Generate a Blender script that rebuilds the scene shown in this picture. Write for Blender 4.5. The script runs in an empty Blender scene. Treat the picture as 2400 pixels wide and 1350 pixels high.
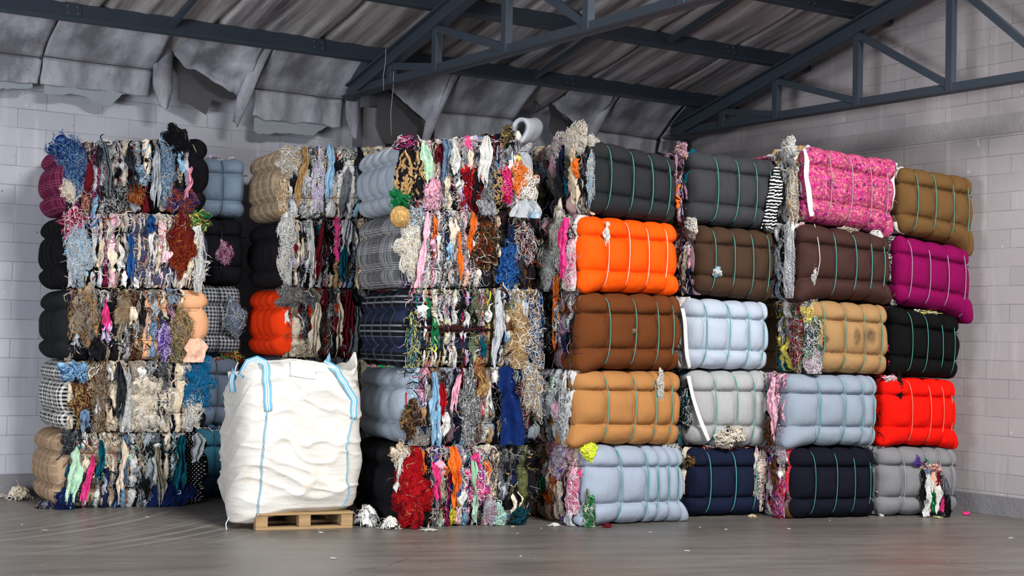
import bpy, math, random
import numpy as np
from mathutils import Matrix, Vector
scene = bpy.context.scene
COLL = scene.collection
PI = math.pi
R = math.radians

# ------------------------------------------------------------------ colour
def lin(h, a=1.0):
    v = [int(h[i:i + 2], 16) / 255 for i in (0, 2, 4)]
    return tuple((x / 12.92 if x <= .04045 else ((x + .055) / 1.055) ** 2.4) for x in v) + (a,)

# ------------------------------------------------------------------ object helpers
def link(o):
    COLL.objects.link(o)
    return o

def thing(name, label, cat, loc=(0, 0, 0), rotz=0, group=None):
    o = link(bpy.data.objects.new(name, None))
    o.empty_display_size = .1
    o.location = loc
    o.rotation_euler = (0, 0, rotz)
    tag(o, label, cat, group)
    return o

def tag(o, label=None, cat=None, group=None, kind=None):
    if label: o['label'] = label
    if cat: o['category'] = cat
    if group: o['group'] = group
    if kind: o['kind'] = kind
    return o

def mk(name, V, F, mat, parent=None, smooth=True, cols=None, loc=None, rotz=None, label=None, kind=None):
    """V (n,3) float array, F list of index arrays (quads or tris), cols dict name->(faces,4)"""
    V = np.ascontiguousarray(V, dtype=np.float32)
    if isinstance(F, np.ndarray): F = [F]
    F = [np.asarray(f, dtype=np.int32) for f in F if len(f)]
    me = bpy.data.meshes.new(name)
    me.vertices.add(len(V)); me.vertices.foreach_set('co', V.ravel())
    nl = sum(f.size for f in F); nf = sum(len(f) for f in F)
    me.loops.add(nl); me.loops.foreach_set('vertex_index', np.concatenate([f.ravel() for f in F]))
    st = []; s = 0
    for f in F:
        k = f.shape[1]; st.append(s + np.arange(len(f)) * k); s += f.size
    me.polygons.add(nf); me.polygons.foreach_set('loop_start', np.concatenate(st).astype(np.int32))
    me.update(calc_edges=True)
    me.polygons.foreach_set('use_smooth', np.full(nf, smooth))
    if cols:
        cnt = np.concatenate([np.full(len(f), f.shape[1]) for f in F])
        for k, c in cols.items():
            at = me.attributes.new(k, 'FLOAT_COLOR', 'CORNER')
            at.data.foreach_set('color', np.repeat(np.asarray(c, np.float32), cnt, axis=0).ravel())
    me.validate()
    for m in (mat if isinstance(mat, (list, tuple)) else [mat]): me.materials.append(m)
    o = link(bpy.data.objects.new(name, me))
    if parent: o.parent = parent
    if loc is not None: o.location = loc
    if rotz is not None: o.rotation_euler = (0, 0, rotz)
    if label: o['label'] = label
    if kind: o['kind'] = kind
    return o

def gridf(nu, nv, off=0):
    i, j = np.meshgrid(np.arange(nu - 1), np.arange(nv - 1), indexing='ij')
    a = (i * nv + j).ravel() + off
    return np.stack([a, a + nv, a + nv + 1, a + 1], 1)

class MB:
    """collects simple solids into one mesh"""
    def __init__(s): s.V = []; s.F = []; s.n = 0
    def add(s, V, F):
        V = np.asarray(V, float); s.V.append(V); s.F.append(np.asarray(F) + s.n); s.n += len(V); return s
    def box(s, c, d, M=None, bev=0.0):
        x, y, z = [v / 2 for v in d]
        if bev <= 0:
            V = np.array([[i, j, k] for k in (-z, z) for i, j in ((-x, -y), (x, -y), (x, y), (-x, y))])
            F = [(0, 3, 2, 1), (4, 5, 6, 7), (0, 1, 5, 4), (1, 2, 6, 5), (2, 3, 7, 6), (3, 0, 4, 7)]
        else:
            b = bev; V = []
            for k, e in ((-z, b), (-z + b, 0), (z - b, 0), (z, b)):
                X, Y = x - e, y - e; c2 = b
                V += [(-X + c2, -Y, k), (X - c2, -Y, k), (X, -Y + c2, k), (X, Y - c2, k), (X - c2, Y, k), (-X + c2, Y, k), (-X, Y - c2, k), (-X, -Y + c2, k)]
            F = []
            for r in range(3):
                for q in range(8):
                    a = r * 8 + q; n = r * 8 + (q + 1) % 8
                    F.append((a, n, n + 8, a + 8))
            for o in (0, 24):
                f = [(0, 1, 2, 7), (7, 2, 3, 6), (6, 3, 4, 5)]
                F += [tuple(o + i for i in (q if o else q[::-1])) for q in f]
            V = np.array(V)
        if M is not None: V = V @ np.array(M.to_3x3()).T
        return s.add(V + np.array(c), F)
    def bar(s, p, q, w, h, up=(0, 0, 1), bev=0.0):
        p = np.array(p, float); q = np.array(q, float); t = q - p; L = np.linalg.norm(t); t /= L
        up = np.array(up, float); r = np.cross(t, up); r /= np.linalg.norm(r); u = np.cross(r, t)
        M = Matrix((tuple(r), tuple(t), tuple(u))).transposed()
        return s.box((p + q) / 2, (w, L, h), M, bev)
    def tube(s, pts, r, n=6, r2=None, up=(0, 0, 1)):
        P = np.array(pts, float); t = np.gradient(P, axis=0); t /= np.linalg.norm(t, axis=1)[:, None] + 1e-9
        up = np.array(up, float); a = np.cross(t, up); a /= np.linalg.norm(a, axis=1)[:, None] + 1e-9; b = np.cross(a, t)
        r = np.broadcast_to(np.asarray(r, float), (len(P),)); r2 = r if r2 is None else np.broadcast_to(np.asarray(r2, float), (len(P),))
        th = np.arange(n) * 2 * PI / n + PI / n
        V = P[:, None] + a[:, None] * (np.cos(th)[None, :, None] * r[:, None, None]) + b[:, None] * (np.sin(th)[None, :, None] * r2[:, None, None])
        K = len(P); F = []
        for i in range(K - 1):
            for j in range(n):
                F.append((i * n + j, i * n + (j + 1) % n, (i + 1) * n + (j + 1) % n, (i + 1) * n + j))
        V = V.reshape(-1, 3); c0 = len(V)
        V = np.vstack([V, P[0], P[-1]])
        for j in range(n):
            F.append((c0, (j + 1) % n, j, c0)); F.append((c0 + 1, (K - 1) * n + j, (K - 1) * n + (j + 1) % n, c0 + 1))
        return s.add(V, F)
    def build(s, name, mat, parent=None, smooth=False, **k):
        F = np.vstack(s.F); tri = F[:, 0] == F[:, 3]
        return mk(name, np.vstack(s.V), [F[~tri], F[tri][:, :3]], mat, parent, smooth, **k)

# ------------------------------------------------------------------ noise
_T = np.random.default_rng(7).random((256, 256))
def n2(x, y, seed=0):
    x = np.asarray(x, float) + seed * 17.31 + 1000; y = np.asarray(y, float) + seed * 5.77 + 1000
    xi = np.floor(x).astype(int); yi = np.floor(y).astype(int); fx = x - xi; fy = y - yi
    fx = fx * fx * (3 - 2 * fx); fy = fy * fy * (3 - 2 * fy)
    g = lambda a, b: _T[a & 255, b & 255]
    return (g(xi, yi) * (1 - fx) + g(xi + 1, yi) * fx) * (1 - fy) + (g(xi, yi + 1) * (1 - fx) + g(xi + 1, yi + 1) * fx) * fy
def fbm(x, y, seed=0, o=3):
    v = 0; a = .5; t = 0
    for k in range(o):
        v = v + a * n2(x * 2 ** k, y * 2 ** k, seed + k * 3); t += a; a *= .5
    return v / t
def sn(x, y, seed=0): return 2 * n2(x, y, seed) - 1

# ------------------------------------------------------------------ materials
class Mat:
    def __init__(s, name, rough=.8):
        s.m = bpy.data.materials.new(name); s.m.use_nodes = True; s.t = s.m.node_tree
        s.b = s.t.nodes['Principled BSDF']; s.b.inputs['Roughness'].default_value = rough
    def n(s, typ, ins=None, **props):
        nd = s.t.nodes.new('ShaderNode' + typ)
        for k, v in props.items(): setattr(nd, k, v)
        for k, v in (ins or {}).items(): s.set(nd.inputs[k], v)
        return nd
    def set(s, sock, v):
        if isinstance(v, bpy.types.NodeSocket): s.t.links.new(v, sock)
        elif isinstance(v, bpy.types.Node): s.t.links.new(v.outputs[0], sock)
        else: sock.default_value = v
    def math(s, op, a, b=0.0, c=0.0, clamp=False):
        nd = s.n('Math', operation=op, use_clamp=clamp)
        for i, v in enumerate((a, b, c)): s.set(nd.inputs[i], v)
        return nd.outputs[0]
    def mix(s, f, a, b, typ='MIX'):
        nd = s.n('MixRGB', blend_type=typ)
        s.set(nd.inputs[0], f); s.set(nd.inputs[1], a); s.set(nd.inputs[2], b)
        return nd.outputs[0]
    def obj(s): return s.n('TexCoord').outputs['Object']
    def gen_pos(s): return s.n('NewGeometry').outputs['Position']
    def map(s, v, scale=(1, 1, 1), loc=(0, 0, 0), rot=(0, 0, 0)):
        nd = s.n('Mapping', {'Vector': v, 'Scale': scale, 'Location': loc, 'Rotation': rot}); return nd.outputs[0]
    def noise(s, v, scale, detail=2.0, rough=.5, out='Fac'):
        return s.n('TexNoise', {'Vector': v, 'Scale': scale, 'Detail': detail, 'Roughness': rough}).outputs[out]
    def ramp(s, f, stops):
        nd = s.n('ValToRGB'); el = nd.color_ramp.elements; s.set(nd.inputs[0], f)
        while len(el) < len(stops): el.new(.5)
        for e, (p, c) in zip(el, stops):
            e.position = p; e.color = c if len(c) == 4 else tuple(c) + (1,)
        return nd.outputs[0]
    def sep(s, v):
        nd = s.n('SeparateXYZ', {0: v}); return nd.outputs
    def comb(s, x, y, z=0.0):
        nd = s.n('CombineXYZ'); s.set(nd.inputs[0], x); s.set(nd.inputs[1], y); s.set(nd.inputs[2], z); return nd.outputs[0]
    def bump(s, h, strength=.3, dist=.01, normal=None):
        nd = s.n('Bump', {'Height': h, 'Strength': strength, 'Distance': dist})
        if normal is not None: s.set(nd.inputs['Normal'], normal)
        return nd.outputs[0]
    def done(s, col=None, normal=None, rough=None):
        if col is not None: s.set(s.b.inputs['Base Color'], col)
        if normal is not None: s.set(s.b.inputs['Normal'], normal)
        if rough is not None: s.set(s.b.inputs['Roughness'], rough)
        s.b.inputs['Specular IOR Level'].default_value = getattr(s, 'spec', .25)
        return s.m

BW = ((0, (0, 0, 0)), (1, (1, 1, 1)))
def step(m, f, lo, hi): return m.ramp(f, ((lo, (0, 0, 0)), (hi, (1, 1, 1))))

def fabric(name, hexc, kind='plain', hex2=None, rough=.92, weave=.25):
    m = Mat(name, rough); m.spec = .12
    v = m.obj(); x, y, z = m.sep(v)
    if kind == 'polka': x = m.math('ADD', x, y)
    c = lin(hexc); c2 = lin(hex2) if hex2 else tuple(a * .6 for a in c[:3]) + (1,)
    big = m.noise(v, 5, 3)
    base = m.mix(m.math('MULTIPLY', big, .35), c, tuple(min(1, a * 1.25) for a in c[:3]) + (1,))
    base = m.mix(m.math('MULTIPLY', m.noise(v, 90, 2), .3), base, tuple(a * .8 for a in c[:3]) + (1,))
    def line(s, period, duty, ph=0.0):
        f = m.math('FRACT', m.math('MULTIPLY_ADD', s, 1 / period, ph))
        return m.math('LESS_THAN', f, duty)
    h = m.noise(v, 260, 1)
    if kind == 'heather':
        s = step(m, m.noise(v, 230, 2, .7), .5, .62)
        base = m.mix(m.math('MULTIPLY', s, .8), base, c2)
    elif kind == 'check':
        a = line(x, .036, .5); b = line(z, .036, .5)
        base = m.mix(m.math('MULTIPLY', m.math('ADD', a, b), .5), base, c2)
        base = m.mix(m.math('MULTIPLY', m.noise(v, 300, 1), .3), base, c)
    elif kind == 'glen':
        fine = m.math('MULTIPLY', line(x, .009, .5), line(z, .009, .5))
        base = m.mix(fine, base, c2)
        win = m.math('MAXIMUM', m.math('MULTIPLY', line(x, .16, .4), line(x, .02, .45)), m.math('MULTIPLY', line(z, .16, .4), line(z, .02, .45)))
        base = m.mix(m.math('MULTIPLY', win, .7), base, c2)
    elif kind == 'tweed':
        s = m.math('MAXIMUM', line(x, .075, .25), line(z, .075, .25))
        base = m.mix(m.math('MULTIPLY', s, .4), base, c2)
        base = m.mix(m.math('MULTIPLY', step(m, m.noise(v, 180, 2, .7), .48, .6), .5), base, c2)
    elif kind == 'redcheck':
        s = m.math('MAXIMUM', m.math('MULTIPLY', line(x, .17, .5), line(x, .025, .3)), m.math('MULTIPLY', line(z, .12, .5), line(z, .024, .3)))
        base = m.mix(m.math('MULTIPLY', s, .6), base, c2)
    elif kind == 'plaid':
        s = m.math('MAXIMUM', m.math('MULTIPLY', line(x, .22, .45), line(x, .045, .35)), m.math('MULTIPLY', line(z, .26, .4), line(z, .05, .3)))
        base = m.mix(m.math('MULTIPLY', s, .55), base, c2)
        base = m.mix(m.math('MULTIPLY', m.math('MULTIPLY', line(x, .22, .5, .5), line(z, .26, .5, .5)), .6), base, lin('222c48'))
    elif kind == 'polka':
        fx = m.math('SUBTRACT', m.math('FRACT', m.math('MULTIPLY', m.math('ADD', x, z), 1 / .038)), .5)
        fz = m.math('SUBTRACT', m.math('FRACT', m.math('MULTIPLY', m.math('SUBTRACT', x, z), 1 / .038)), .5)
        d = m.math('ADD', m.math('MULTIPLY', fx, fx), m.math('MULTIPLY', fz, fz))
        base = m.mix(m.math('LESS_THAN', d, .035), base, c2)
    elif kind == 'herring':
        k = m.math('ABSOLUTE', m.math('SUBTRACT', m.math('FRACT', m.math('MULTIPLY', x, 1 / .06)), .5))
        s = m.math('FRACT', m.math('ADD', m.math('MULTIPLY', z, 1 / .014), m.math('MULTIPLY', k, 5)))
        s = m.math('LESS_THAN', s, .5)
        base = m.mix(m.math('MULTIPLY', s, .8), base, c2)
    elif kind == 'floral':
        vs = m.comb(x, z, 0.0)
        vo = m.n('TexVoronoi', {'Vector': vs, 'Scale': 26.0, 'Randomness': .9}); d = vo.outputs['Distance']; ce = vo.outputs['Color']
        vd = m.n('VectorMath', {0: vs, 1: (26, 26, 0)}, operation='MULTIPLY').outputs[0]
        loc = m.n('VectorMath', {0: vd, 1: m.n('VectorMath', {0: vo.outputs['Position'], 1: (26, 26, 0)}, operation='MULTIPLY').outputs[0]}, operation='SUBTRACT').outputs[0]
        lx, ly, lz = m.sep(loc)
        ang = m.math('ARCTAN2', ly, lx)
        pet = m.math('MULTIPLY_ADD', m.math('ABSOLUTE', m.math('SINE', m.math('MULTIPLY', ang, 2.5))), .28, .26)
        inp = m.math('LESS_THAN', d, pet)
        cr = m.sep(ce)[0]
        fl = m.ramp(cr, ((0, lin('a81060')), (.35, lin('b82878')), (.6, lin('cf4c90')), (.85, lin('6c1c50'))))
        leaf = m.math('GREATER_THAN', m.noise(v, 44, 2), .47)
        base = m.mix(m.math('MULTIPLY', leaf, .75), lin('c4747c'), lin('9c185c'))
        base = m.mix(m.math('MULTIPLY', m.math('GREATER_THAN', m.noise(v, 61, 1), .63), .8), base, lin('5c2548'))
        base = m.mix(inp, base, fl)
        base = m.mix(m.math('MULTIPLY', m.math('LESS_THAN', d, .10), m.math('GREATER_THAN', cr, .35)), base, lin('f0d2dc'))
        base = m.mix(m.math('MULTIPLY', m.math('LESS_THAN', d, .05), 1.0), base, lin('4a1a3c'))
    elif kind == 'stained':
        sp = None
        for cx, cz, rx, rz in ((.03, .36, .05, .1), (.19, .37, .06, .09), (-.3, .33, .04, .05)):
            d = m.math('ADD', m.math('POWER', m.math('DIVIDE', m.math('SUBTRACT', x, cx), rx), 2), m.math('POWER', m.math('DIVIDE', m.math('SUBTRACT', z, cz), rz), 2))
            k = m.ramp(d, ((.1, (1, 1, 1)), (1, (0, 0, 0)))); sp = k if sp is None else m.math('MAXIMUM', sp, k)
        base = m.mix(m.math('MULTIPLY', sp, m.math('MULTIPLY', m.noise(v, 20, 3), 1.5, clamp=True)), base, lin('4a3a2c'))
    elif kind == 'stripe':
        base = m.mix(line(m.math('MULTIPLY_ADD', m.noise(v, 14, 3), .05, z), .032, .42), base, c2)
    nr = m.bump(m.noise(m.map(v, (1, 1, .35)), 16, 4), .35, .03)
    nr = m.bump(h, weave, .004, nr)
    return m.done(base, nr)

def rag_material():
    m = Mat('shredded_rags', .95); m.spec = .1
    v = m.obj()
    A = m.n('Attribute', attribute_name='cola'); B = m.n('Attribute', attribute_name='colb')
    yn = m.n('TexNoise', {'Vector': m.map(v, (1, 1, .22)), 'Scale': 105.0, 'Detail': 3.0, 'Roughness': .62, 'Distortion': 1.2})
    f = m.math('MULTIPLY', step(m, yn.outputs['Fac'], .49, .54), A.outputs['Alpha'])
    c = m.mix(f, A.outputs['Color'], B.outputs['Color'])
    c = m.mix(m.math('MULTIPLY', m.noise(v, 28, 3), .35), c, m.mix(.5, c, (0, 0, 0, 1)))
    nr = m.bump(m.noise(m.map(v, (1, 1, .45)), 75, 3, .7), .7, .02)
    nr = m.bump(m.noise(v, 300, 1), .4, .006, nr)
    return m.done(c, nr)

def simple(name, hexc, rough=.6, metal=0.0, bumpk=0.0, bscale=60, var=.15, spec=.3):
    m = Mat(name, rough); m.spec = spec
    v = m.obj(); c = lin(hexc)
    col = m.mix(m.math('MULTIPLY', m.noise(v, 9, 4), var * 2), c, tuple(a * .55 for a in c[:3]) + (1,))
    m.b.inputs['Metallic'].default_value = metal
    nr = m.bump(m.noise(v, bscale, 3), bumpk, .01) if bumpk else None
    return m.done(col, nr)

def wall_material(name, axis, c1, c2):
    m = Mat(name, .9); m.spec = .15
    p = m.gen_pos(); x, y, z = m.sep(p)
    u = x if axis == 'x' else y
    uv = m.comb(m.math('ADD', u, -.01 if axis == 'x' else .12), m.math('ADD', z, -.03), 0.0)
    br = m.n('TexBrick', {'Vector': uv, 'Color1': (0, 0, 0, 1), 'Color2': (1, 1, 1, 1), 'Mortar': (.5, .5, .5, 1), 'Scale': 1.0, 'Mortar Size': .0035, 'Mortar Smooth': .2, 'Bias': 0.0, 'Brick Width': .55, 'Row Height': .185})
    br.offset = .5
    mort = br.outputs['Fac']
    fade = step(m, m.noise(p, 1.7, 3), .35, .6)
    base = m.mix(m.n('RGBToBW', {0: br.outputs['Color']}).outputs[0], lin(c1), lin(c2))
    base = m.mix(m.math('MULTIPLY', m.noise(p, 1.1, 5, .6), .5), base, lin('8f8d90'))
    vs = m.noise(m.map(p, (9, 9, .8)), 1.0, 3)
    base = m.mix(m.math('MULTIPLY', step(m, vs, .56, .75), .22), base, lin('e3e2e6'))
    base = m.mix(m.math('MULTIPLY', step(m, m.noise(p, 6, 4, .65), .67, .74), .5), base, lin('efeff2'))
    base = m.mix(m.math('MULTIPLY', step(m, m.noise(p, 17, 2, .6), .73, .76), .7), base, lin('4a464a'))
    base = m.mix(m.math('MULTIPLY', mort, m.math('MULTIPLY_ADD', fade, .5, .06)), base, lin('55525a'))
    h = m.math('SUBTRACT', m.math('MULTIPLY', m.noise(p, 40, 4), .25), m.math('MULTIPLY', mort, .8))
    return m.done(base, m.bump(h, .5, .012))

def floor_material():
    m = Mat('polished_concrete', .4); m.spec = .45
    p = m.gen_pos()
    r = m.map(p, (1, 1, 1), rot=(0, 0, R(20)))
    st = m.noise(m.map(r, (.5, 3.2, 1)), 1.3, 6, .62)
    base = m.mix(step(m, st, .3, .72), lin('5d5853'), lin('7e7a74'))
    base = m.mix(m.math('MULTIPLY', step(m, m.noise(p, .55, 4), .45, .7), .55), base, lin('514a46'))
    fine = m.noise(m.map(r, (1.2, 14, 1)), 2.0, 5, .65)
    base = m.mix(m.math('MULTIPLY', step(m, fine, .56, .7), .3), base, lin('a9a6a0'))
    base = m.mix(m.math('MULTIPLY', m.noise(p, 45, 3), .25), base, lin('4d4945'))
    base = m.mix(m.math('MULTIPLY', step(m, m.noise(p, 24, 2, .5), .74, .77), .7), base, lin('d0cfca'))
    # saw-cut joints and thin cracks
    ws = m.n('VectorMath', {0: p, 1: m.n('VectorMath', {0: m.noise(p, 2.5, 4, .6, 'Color'), 1: (.5, .5, 0)}, operation='MULTIPLY').outputs[0]}, operation='ADD').outputs[0]
    cr = m.n('TexVoronoi', {'Vector': ws, 'Scale': .28}, feature='DISTANCE_TO_EDGE').outputs['Distance']
    crk = m.math('LESS_THAN', cr, .0012)
    base = m.mix(m.math('MULTIPLY', crk, .5), base, lin('38342f'))
    # tyre arcs
    dx = m.n('VectorMath', {0: p, 1: (1.5, 15.6, 0)}, operation='DISTANCE').outputs['Value']
    arc = m.noise(m.comb(m.math('MULTIPLY', dx, 11.0), 0.0, 0.0), 1.0, 3)
    near = m.math('SUBTRACT', 1.0, m.math('MULTIPLY', m.n('VectorMath', {0: p, 1: (4.0, 12.0, 0)}, operation='DISTANCE').outputs['Value'], .6), clamp=True)
    base = m.mix(m.math('MULTIPLY', m.math('MULTIPLY', step(m, arc, .5, .72), near), .75), base, lin('c9c7bf'))
    rg = m.math('MULTIPLY_ADD', st, .3, .27)
    nr = m.bump(m.math('ADD', m.noise(p, 60, 3), m.math('MULTIPLY', crk, -1.0)), .12, .006)
    return m.done(base, nr, rg)

def felt_material(name, roof):
    m = Mat(name, .95); m.spec = .08
    p = m.gen_pos() if roof else m.obj()
    sc = (5, .35, .35) if roof else (3, 1.5, 1.2)
    st = m.noise(m.map(p, sc), 1.2, 5, .6)
    a = m.mix(step(m, st, .35, .68), lin('58555a' if roof else '77777f'), lin('cfcbcc' if roof else 'c6c8d2'))
    a = m.mix(m.math('MULTIPLY', step(m, m.noise(p, 1.0, 4), .45, .7), .45), a, lin('93867a' if roof else '6d6a70'))
    a = m.mix(m.math('MULTIPLY', step(m, m.noise(p, 34, 2), .7, .76), .5), a, lin('3a383c'))
    rib = m.n('TexWave', {'Vector': p, 'Scale': 28.0 if not roof else 14.0, 'Distortion': 1.5, 'Detail': 2.0}, bands_direction='Z' if not roof else 'Y').outputs['Fac']
    nr = m.bump(m.noise(p, 90, 3), .5, .012)
    nr = m.bump(rib, .25, .006, nr)
    return m.done(a, nr)

def wood_material():
    m = Mat('pallet_wood', .8); v = m.obj()
    g = m.noise(m.map(v, (3, 40, 40)), 1.0, 5, .6)
    b = m.mix(g, lin('7e6244'), lin('b2956c'))
    b = m.mix(m.math('MULTIPLY', step(m, m.noise(v, 9, 3), .55, .75), .5), b, lin('6d5238'))
    return m.done(b, m.bump(g, .3, .005))

def bag_material():
    m = Mat('woven_polypropylene', .55); m.spec = .3
    v = m.obj(); x, y, z = m.sep(v)
    b = m.mix(m.math('MULTIPLY', m.noise(v, 3, 4), .3), lin('d0cdc7'), lin('b8b3a8'))
    low = m.math('MULTIPLY', m.math('SUBTRACT', 1.0, z, clamp=True), .6)
    b = m.mix(m.math('MULTIPLY', low, step(m, m.noise(v, 4.5, 5, .65), .5, .72)), b, lin('b39f80'))
    b = m.mix(m.math('MULTIPLY', step(m, m.noise(v, 22, 3), .7, .78), .35), b, lin('a08d6e'))
    wv = m.math('ADD', m.n('TexWave', {'Vector': v, 'Scale': 90.0}, bands_direction='Z').outputs['Fac'], m.n('TexWave', {'Vector': v, 'Scale': 90.0}, bands_direction='X').outputs['Fac'])
    nr = m.bump(m.noise(m.map(v, (1.6, 1.6, 6)), 2.0, 3, .45), .3, .06)
    nr = m.bump(m.noise(m.map(v, (3, 3, 30)), 2, 3), .1, .008, nr)
    nr = m.bump(wv, .08, .002, nr)
    return m.done(b, nr)

def webbing_material():
    m = Mat('striped_webbing', .7); A = m.n('Attribute', attribute_name='cola')
    nr = m.bump(m.noise(m.obj(), 300, 1), .3, .003)
    return m.done(A.outputs['Color'], nr)

M_RAG = rag_material()
M_STEEL = simple('painted_steel', '39424d', .5, 0, .1, 40, .2, .4)
M_WIRE = simple('dark_wire', '1c1a1c', .5, .6)
M_BOLT = simple('zinc_bolt', 'b8bcc2', .4, .8)
M_WOOD = wood_material(); M_BAG = bag_material(); M_WEB = webbing_material()
M_FELT = felt_material('hanging_felt', False); M_ROOF = felt_material('roof_felt', True)
M_FILM = simple('grey_backing_film', '8d939a', .6, 0, .2, 20, .2)
M_FILMD = simple('dark_backing_film', '4c4a4c', .7, 0, .2, 20, .2)
M_CONC = simple('bare_concrete', '86858a', .95, 0, .6, 30, .35, .15)
M_PAPER = simple('paper', 'f0efec', .8)
STRAP = {}
def strap_mat(h):
    if h not in STRAP:
        STRAP[h] = simple('strap_' + {'4fa59b': 'teal', 'e9e6e2': 'white', 'a8a6ae': 'grey', 'c49a78': 'beige'}.get(h, 'black'), h, .35, 0, 0, 60, .1, .5)
    return STRAP[h]
TEAL = '4fa59b'

# ------------------------------------------------------------------ camera
CAM_YAW, CAM_PITCH, CAM_ROLL, CAM_H = R(33.4), R(2.02), R(1.3), 1.6
F0 = Vector((math.sin(CAM_YAW), math.cos(CAM_YAW), 0)); R0 = Vector((math.cos(CAM_YAW), -math.sin(CAM_YAW), 0)); Z = Vector((0, 0, 1))
fw = F0 * math.cos(CAM_PITCH) + Z * math.sin(CAM_PITCH); u0 = Z * math.cos(CAM_PITCH) - F0 * math.sin(CAM_PITCH)
rt = R0 * math.cos(CAM_ROLL) + u0 * math.sin(CAM_ROLL); up = u0 * math.cos(CAM_ROLL) - R0 * math.sin(CAM_ROLL)
cd = bpy.data.cameras.new('camera'); cam = link(bpy.data.objects.new('camera', cd))
cam.matrix_world = Matrix(((rt.x, up.x, -fw.x, 0), (rt.y, up.y, -fw.y, 0), (rt.z, up.z, -fw.z, CAM_H), (0, 0, 0, 1)))
cd.sensor_width = 36; cd.lens = 3490 / 2400 * 36; cd.clip_start = .05; cd.clip_end = 200
scene.camera = cam

# ------------------------------------------------------------------ room shell
YW, XW = 14.58, 12.12
def structure(o): o['kind'] = 'structure'; return o
def quad(name, pts, mat):
    return structure(mk(name, np.array(pts, float), np.array([[0, 1, 2, 3]]), mat, smooth=False))
def slab(name, lo, hi, mat):
    b = MB(); b.box([(a + c) / 2 for a, c in zip(lo, hi)], [c - a for a, c in zip(lo, hi)]); return structure(b.build(name, mat))
slab('floor', (-12, -8, -.12), (XW + .2, YW + .2, 0), floor_material())
ROOF_Z = lambda y: 4.70 - .27 * (y - 13.18)
slab('wall_back', (-8, YW, 0), (XW + .2, YW + .2, 4.45), wall_material('back_blockwork', 'x', 'aeb0bb', 'babbc4'))
# gable wall follows the roof pitch
RIDGE_Y = 5.0
gy = [(-8, 0), (YW, 0), (YW, ROOF_Z(YW)), (RIDGE_Y, ROOF_Z(RIDGE_Y)), (-8, ROOF_Z(RIDGE_Y) - .27 * 13)]
gv = [(XW, y, z) for y, z in gy] + [(XW + .2, y, z) for y, z in gy]
me = bpy.data.meshes.new('wall_right')
me.from_pydata(gv, [], [(0, 1, 2, 3, 4), (9, 8, 7, 6, 5)] + [(i, 5 + i, 5 + (i + 1) % 5, (i + 1) % 5) for i in range(5)])
me.materials.append(wall_material('gable_blockwork', 'y', 'ada6a8', 'b9b2b4')); structure(link(bpy.data.objects.new('wall_right', me)))
slab('baseboard_back', (-8, YW - .05, 0), (XW, YW, .21), M_CONC)
slab('baseboard_right', (XW - .06, -8, 0), (XW, YW - .05, .185), M_CONC)
slab('trim_1', (7.47, YW - .24, 0), (7.75, YW, 4.1), M_CONC)
M_BEAM = simple('ring_beam_concrete', 'a7a3a5', .95, 0, .5, 25, .3, .15)
slab('trim_2', (XW - .006, -8, 3.76), (XW, YW, 3.955), M_BEAM)
slab('trim_3', (7.75, YW - .012, 3.75), (XW, YW, 3.93), M_BEAM)

def ceiling():
    xs = np.arange(-8, XW + .001, .035); ys = np.linspace(RIDGE_Y, YW + .1, 60)
    X, Y = np.meshgrid(xs, ys, indexing='ij')
    per = 1.12; fx = ((X + .15 + .03 * sn(Y * .7, X * 0, 3)) % per) / per
    k = np.floor((X + .15) / per)
    rip = .014 * np.abs(np.sin(fx * PI * (3 + (k % 3)) + sn(Y * .5, k, 2))) + .014 * sn(X * 9, Y * .6, 5)
    gap = -.0 + .10 * np.exp(-((np.minimum(fx, 1 - fx) * per) / .022) ** 2)
    sag = -.022 * np.sin(PI * (((Y - 13.48) / 1.215) % 1.0)) * (.4 + .8 * n2(X * 1.1, k, 4))
    Zz = ROOF_Z(Y) - rip + gap + sag
    V = np.stack([X, Y, Zz], -1).reshape(-1, 3)
    structure(mk('ceiling', V, gridf(len(xs), len(ys)), M_ROOF))
    b = MB(); v = [(-8, RIDGE_Y, ROOF_Z(RIDGE_Y) + .12), (XW + .2, RIDGE_Y, ROOF_Z(RIDGE_Y) + .12), (XW + .2, YW + .3, ROOF_Z(YW + .3) + .14), (-8, YW + .3, ROOF_Z(YW + .3) + .14)]
    b.add(v + [(p[0], p[1], p[2] + .05) for p in v], [(3, 2, 1, 0), (4, 5, 6, 7), (0, 1, 5, 4), (1, 2, 6, 5), (2, 3, 7, 6), (3, 0, 4, 7)])
    structure(b.build('ceiling', simple('roof_sheet', '6a6c70', .6)))
ceiling()
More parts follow.
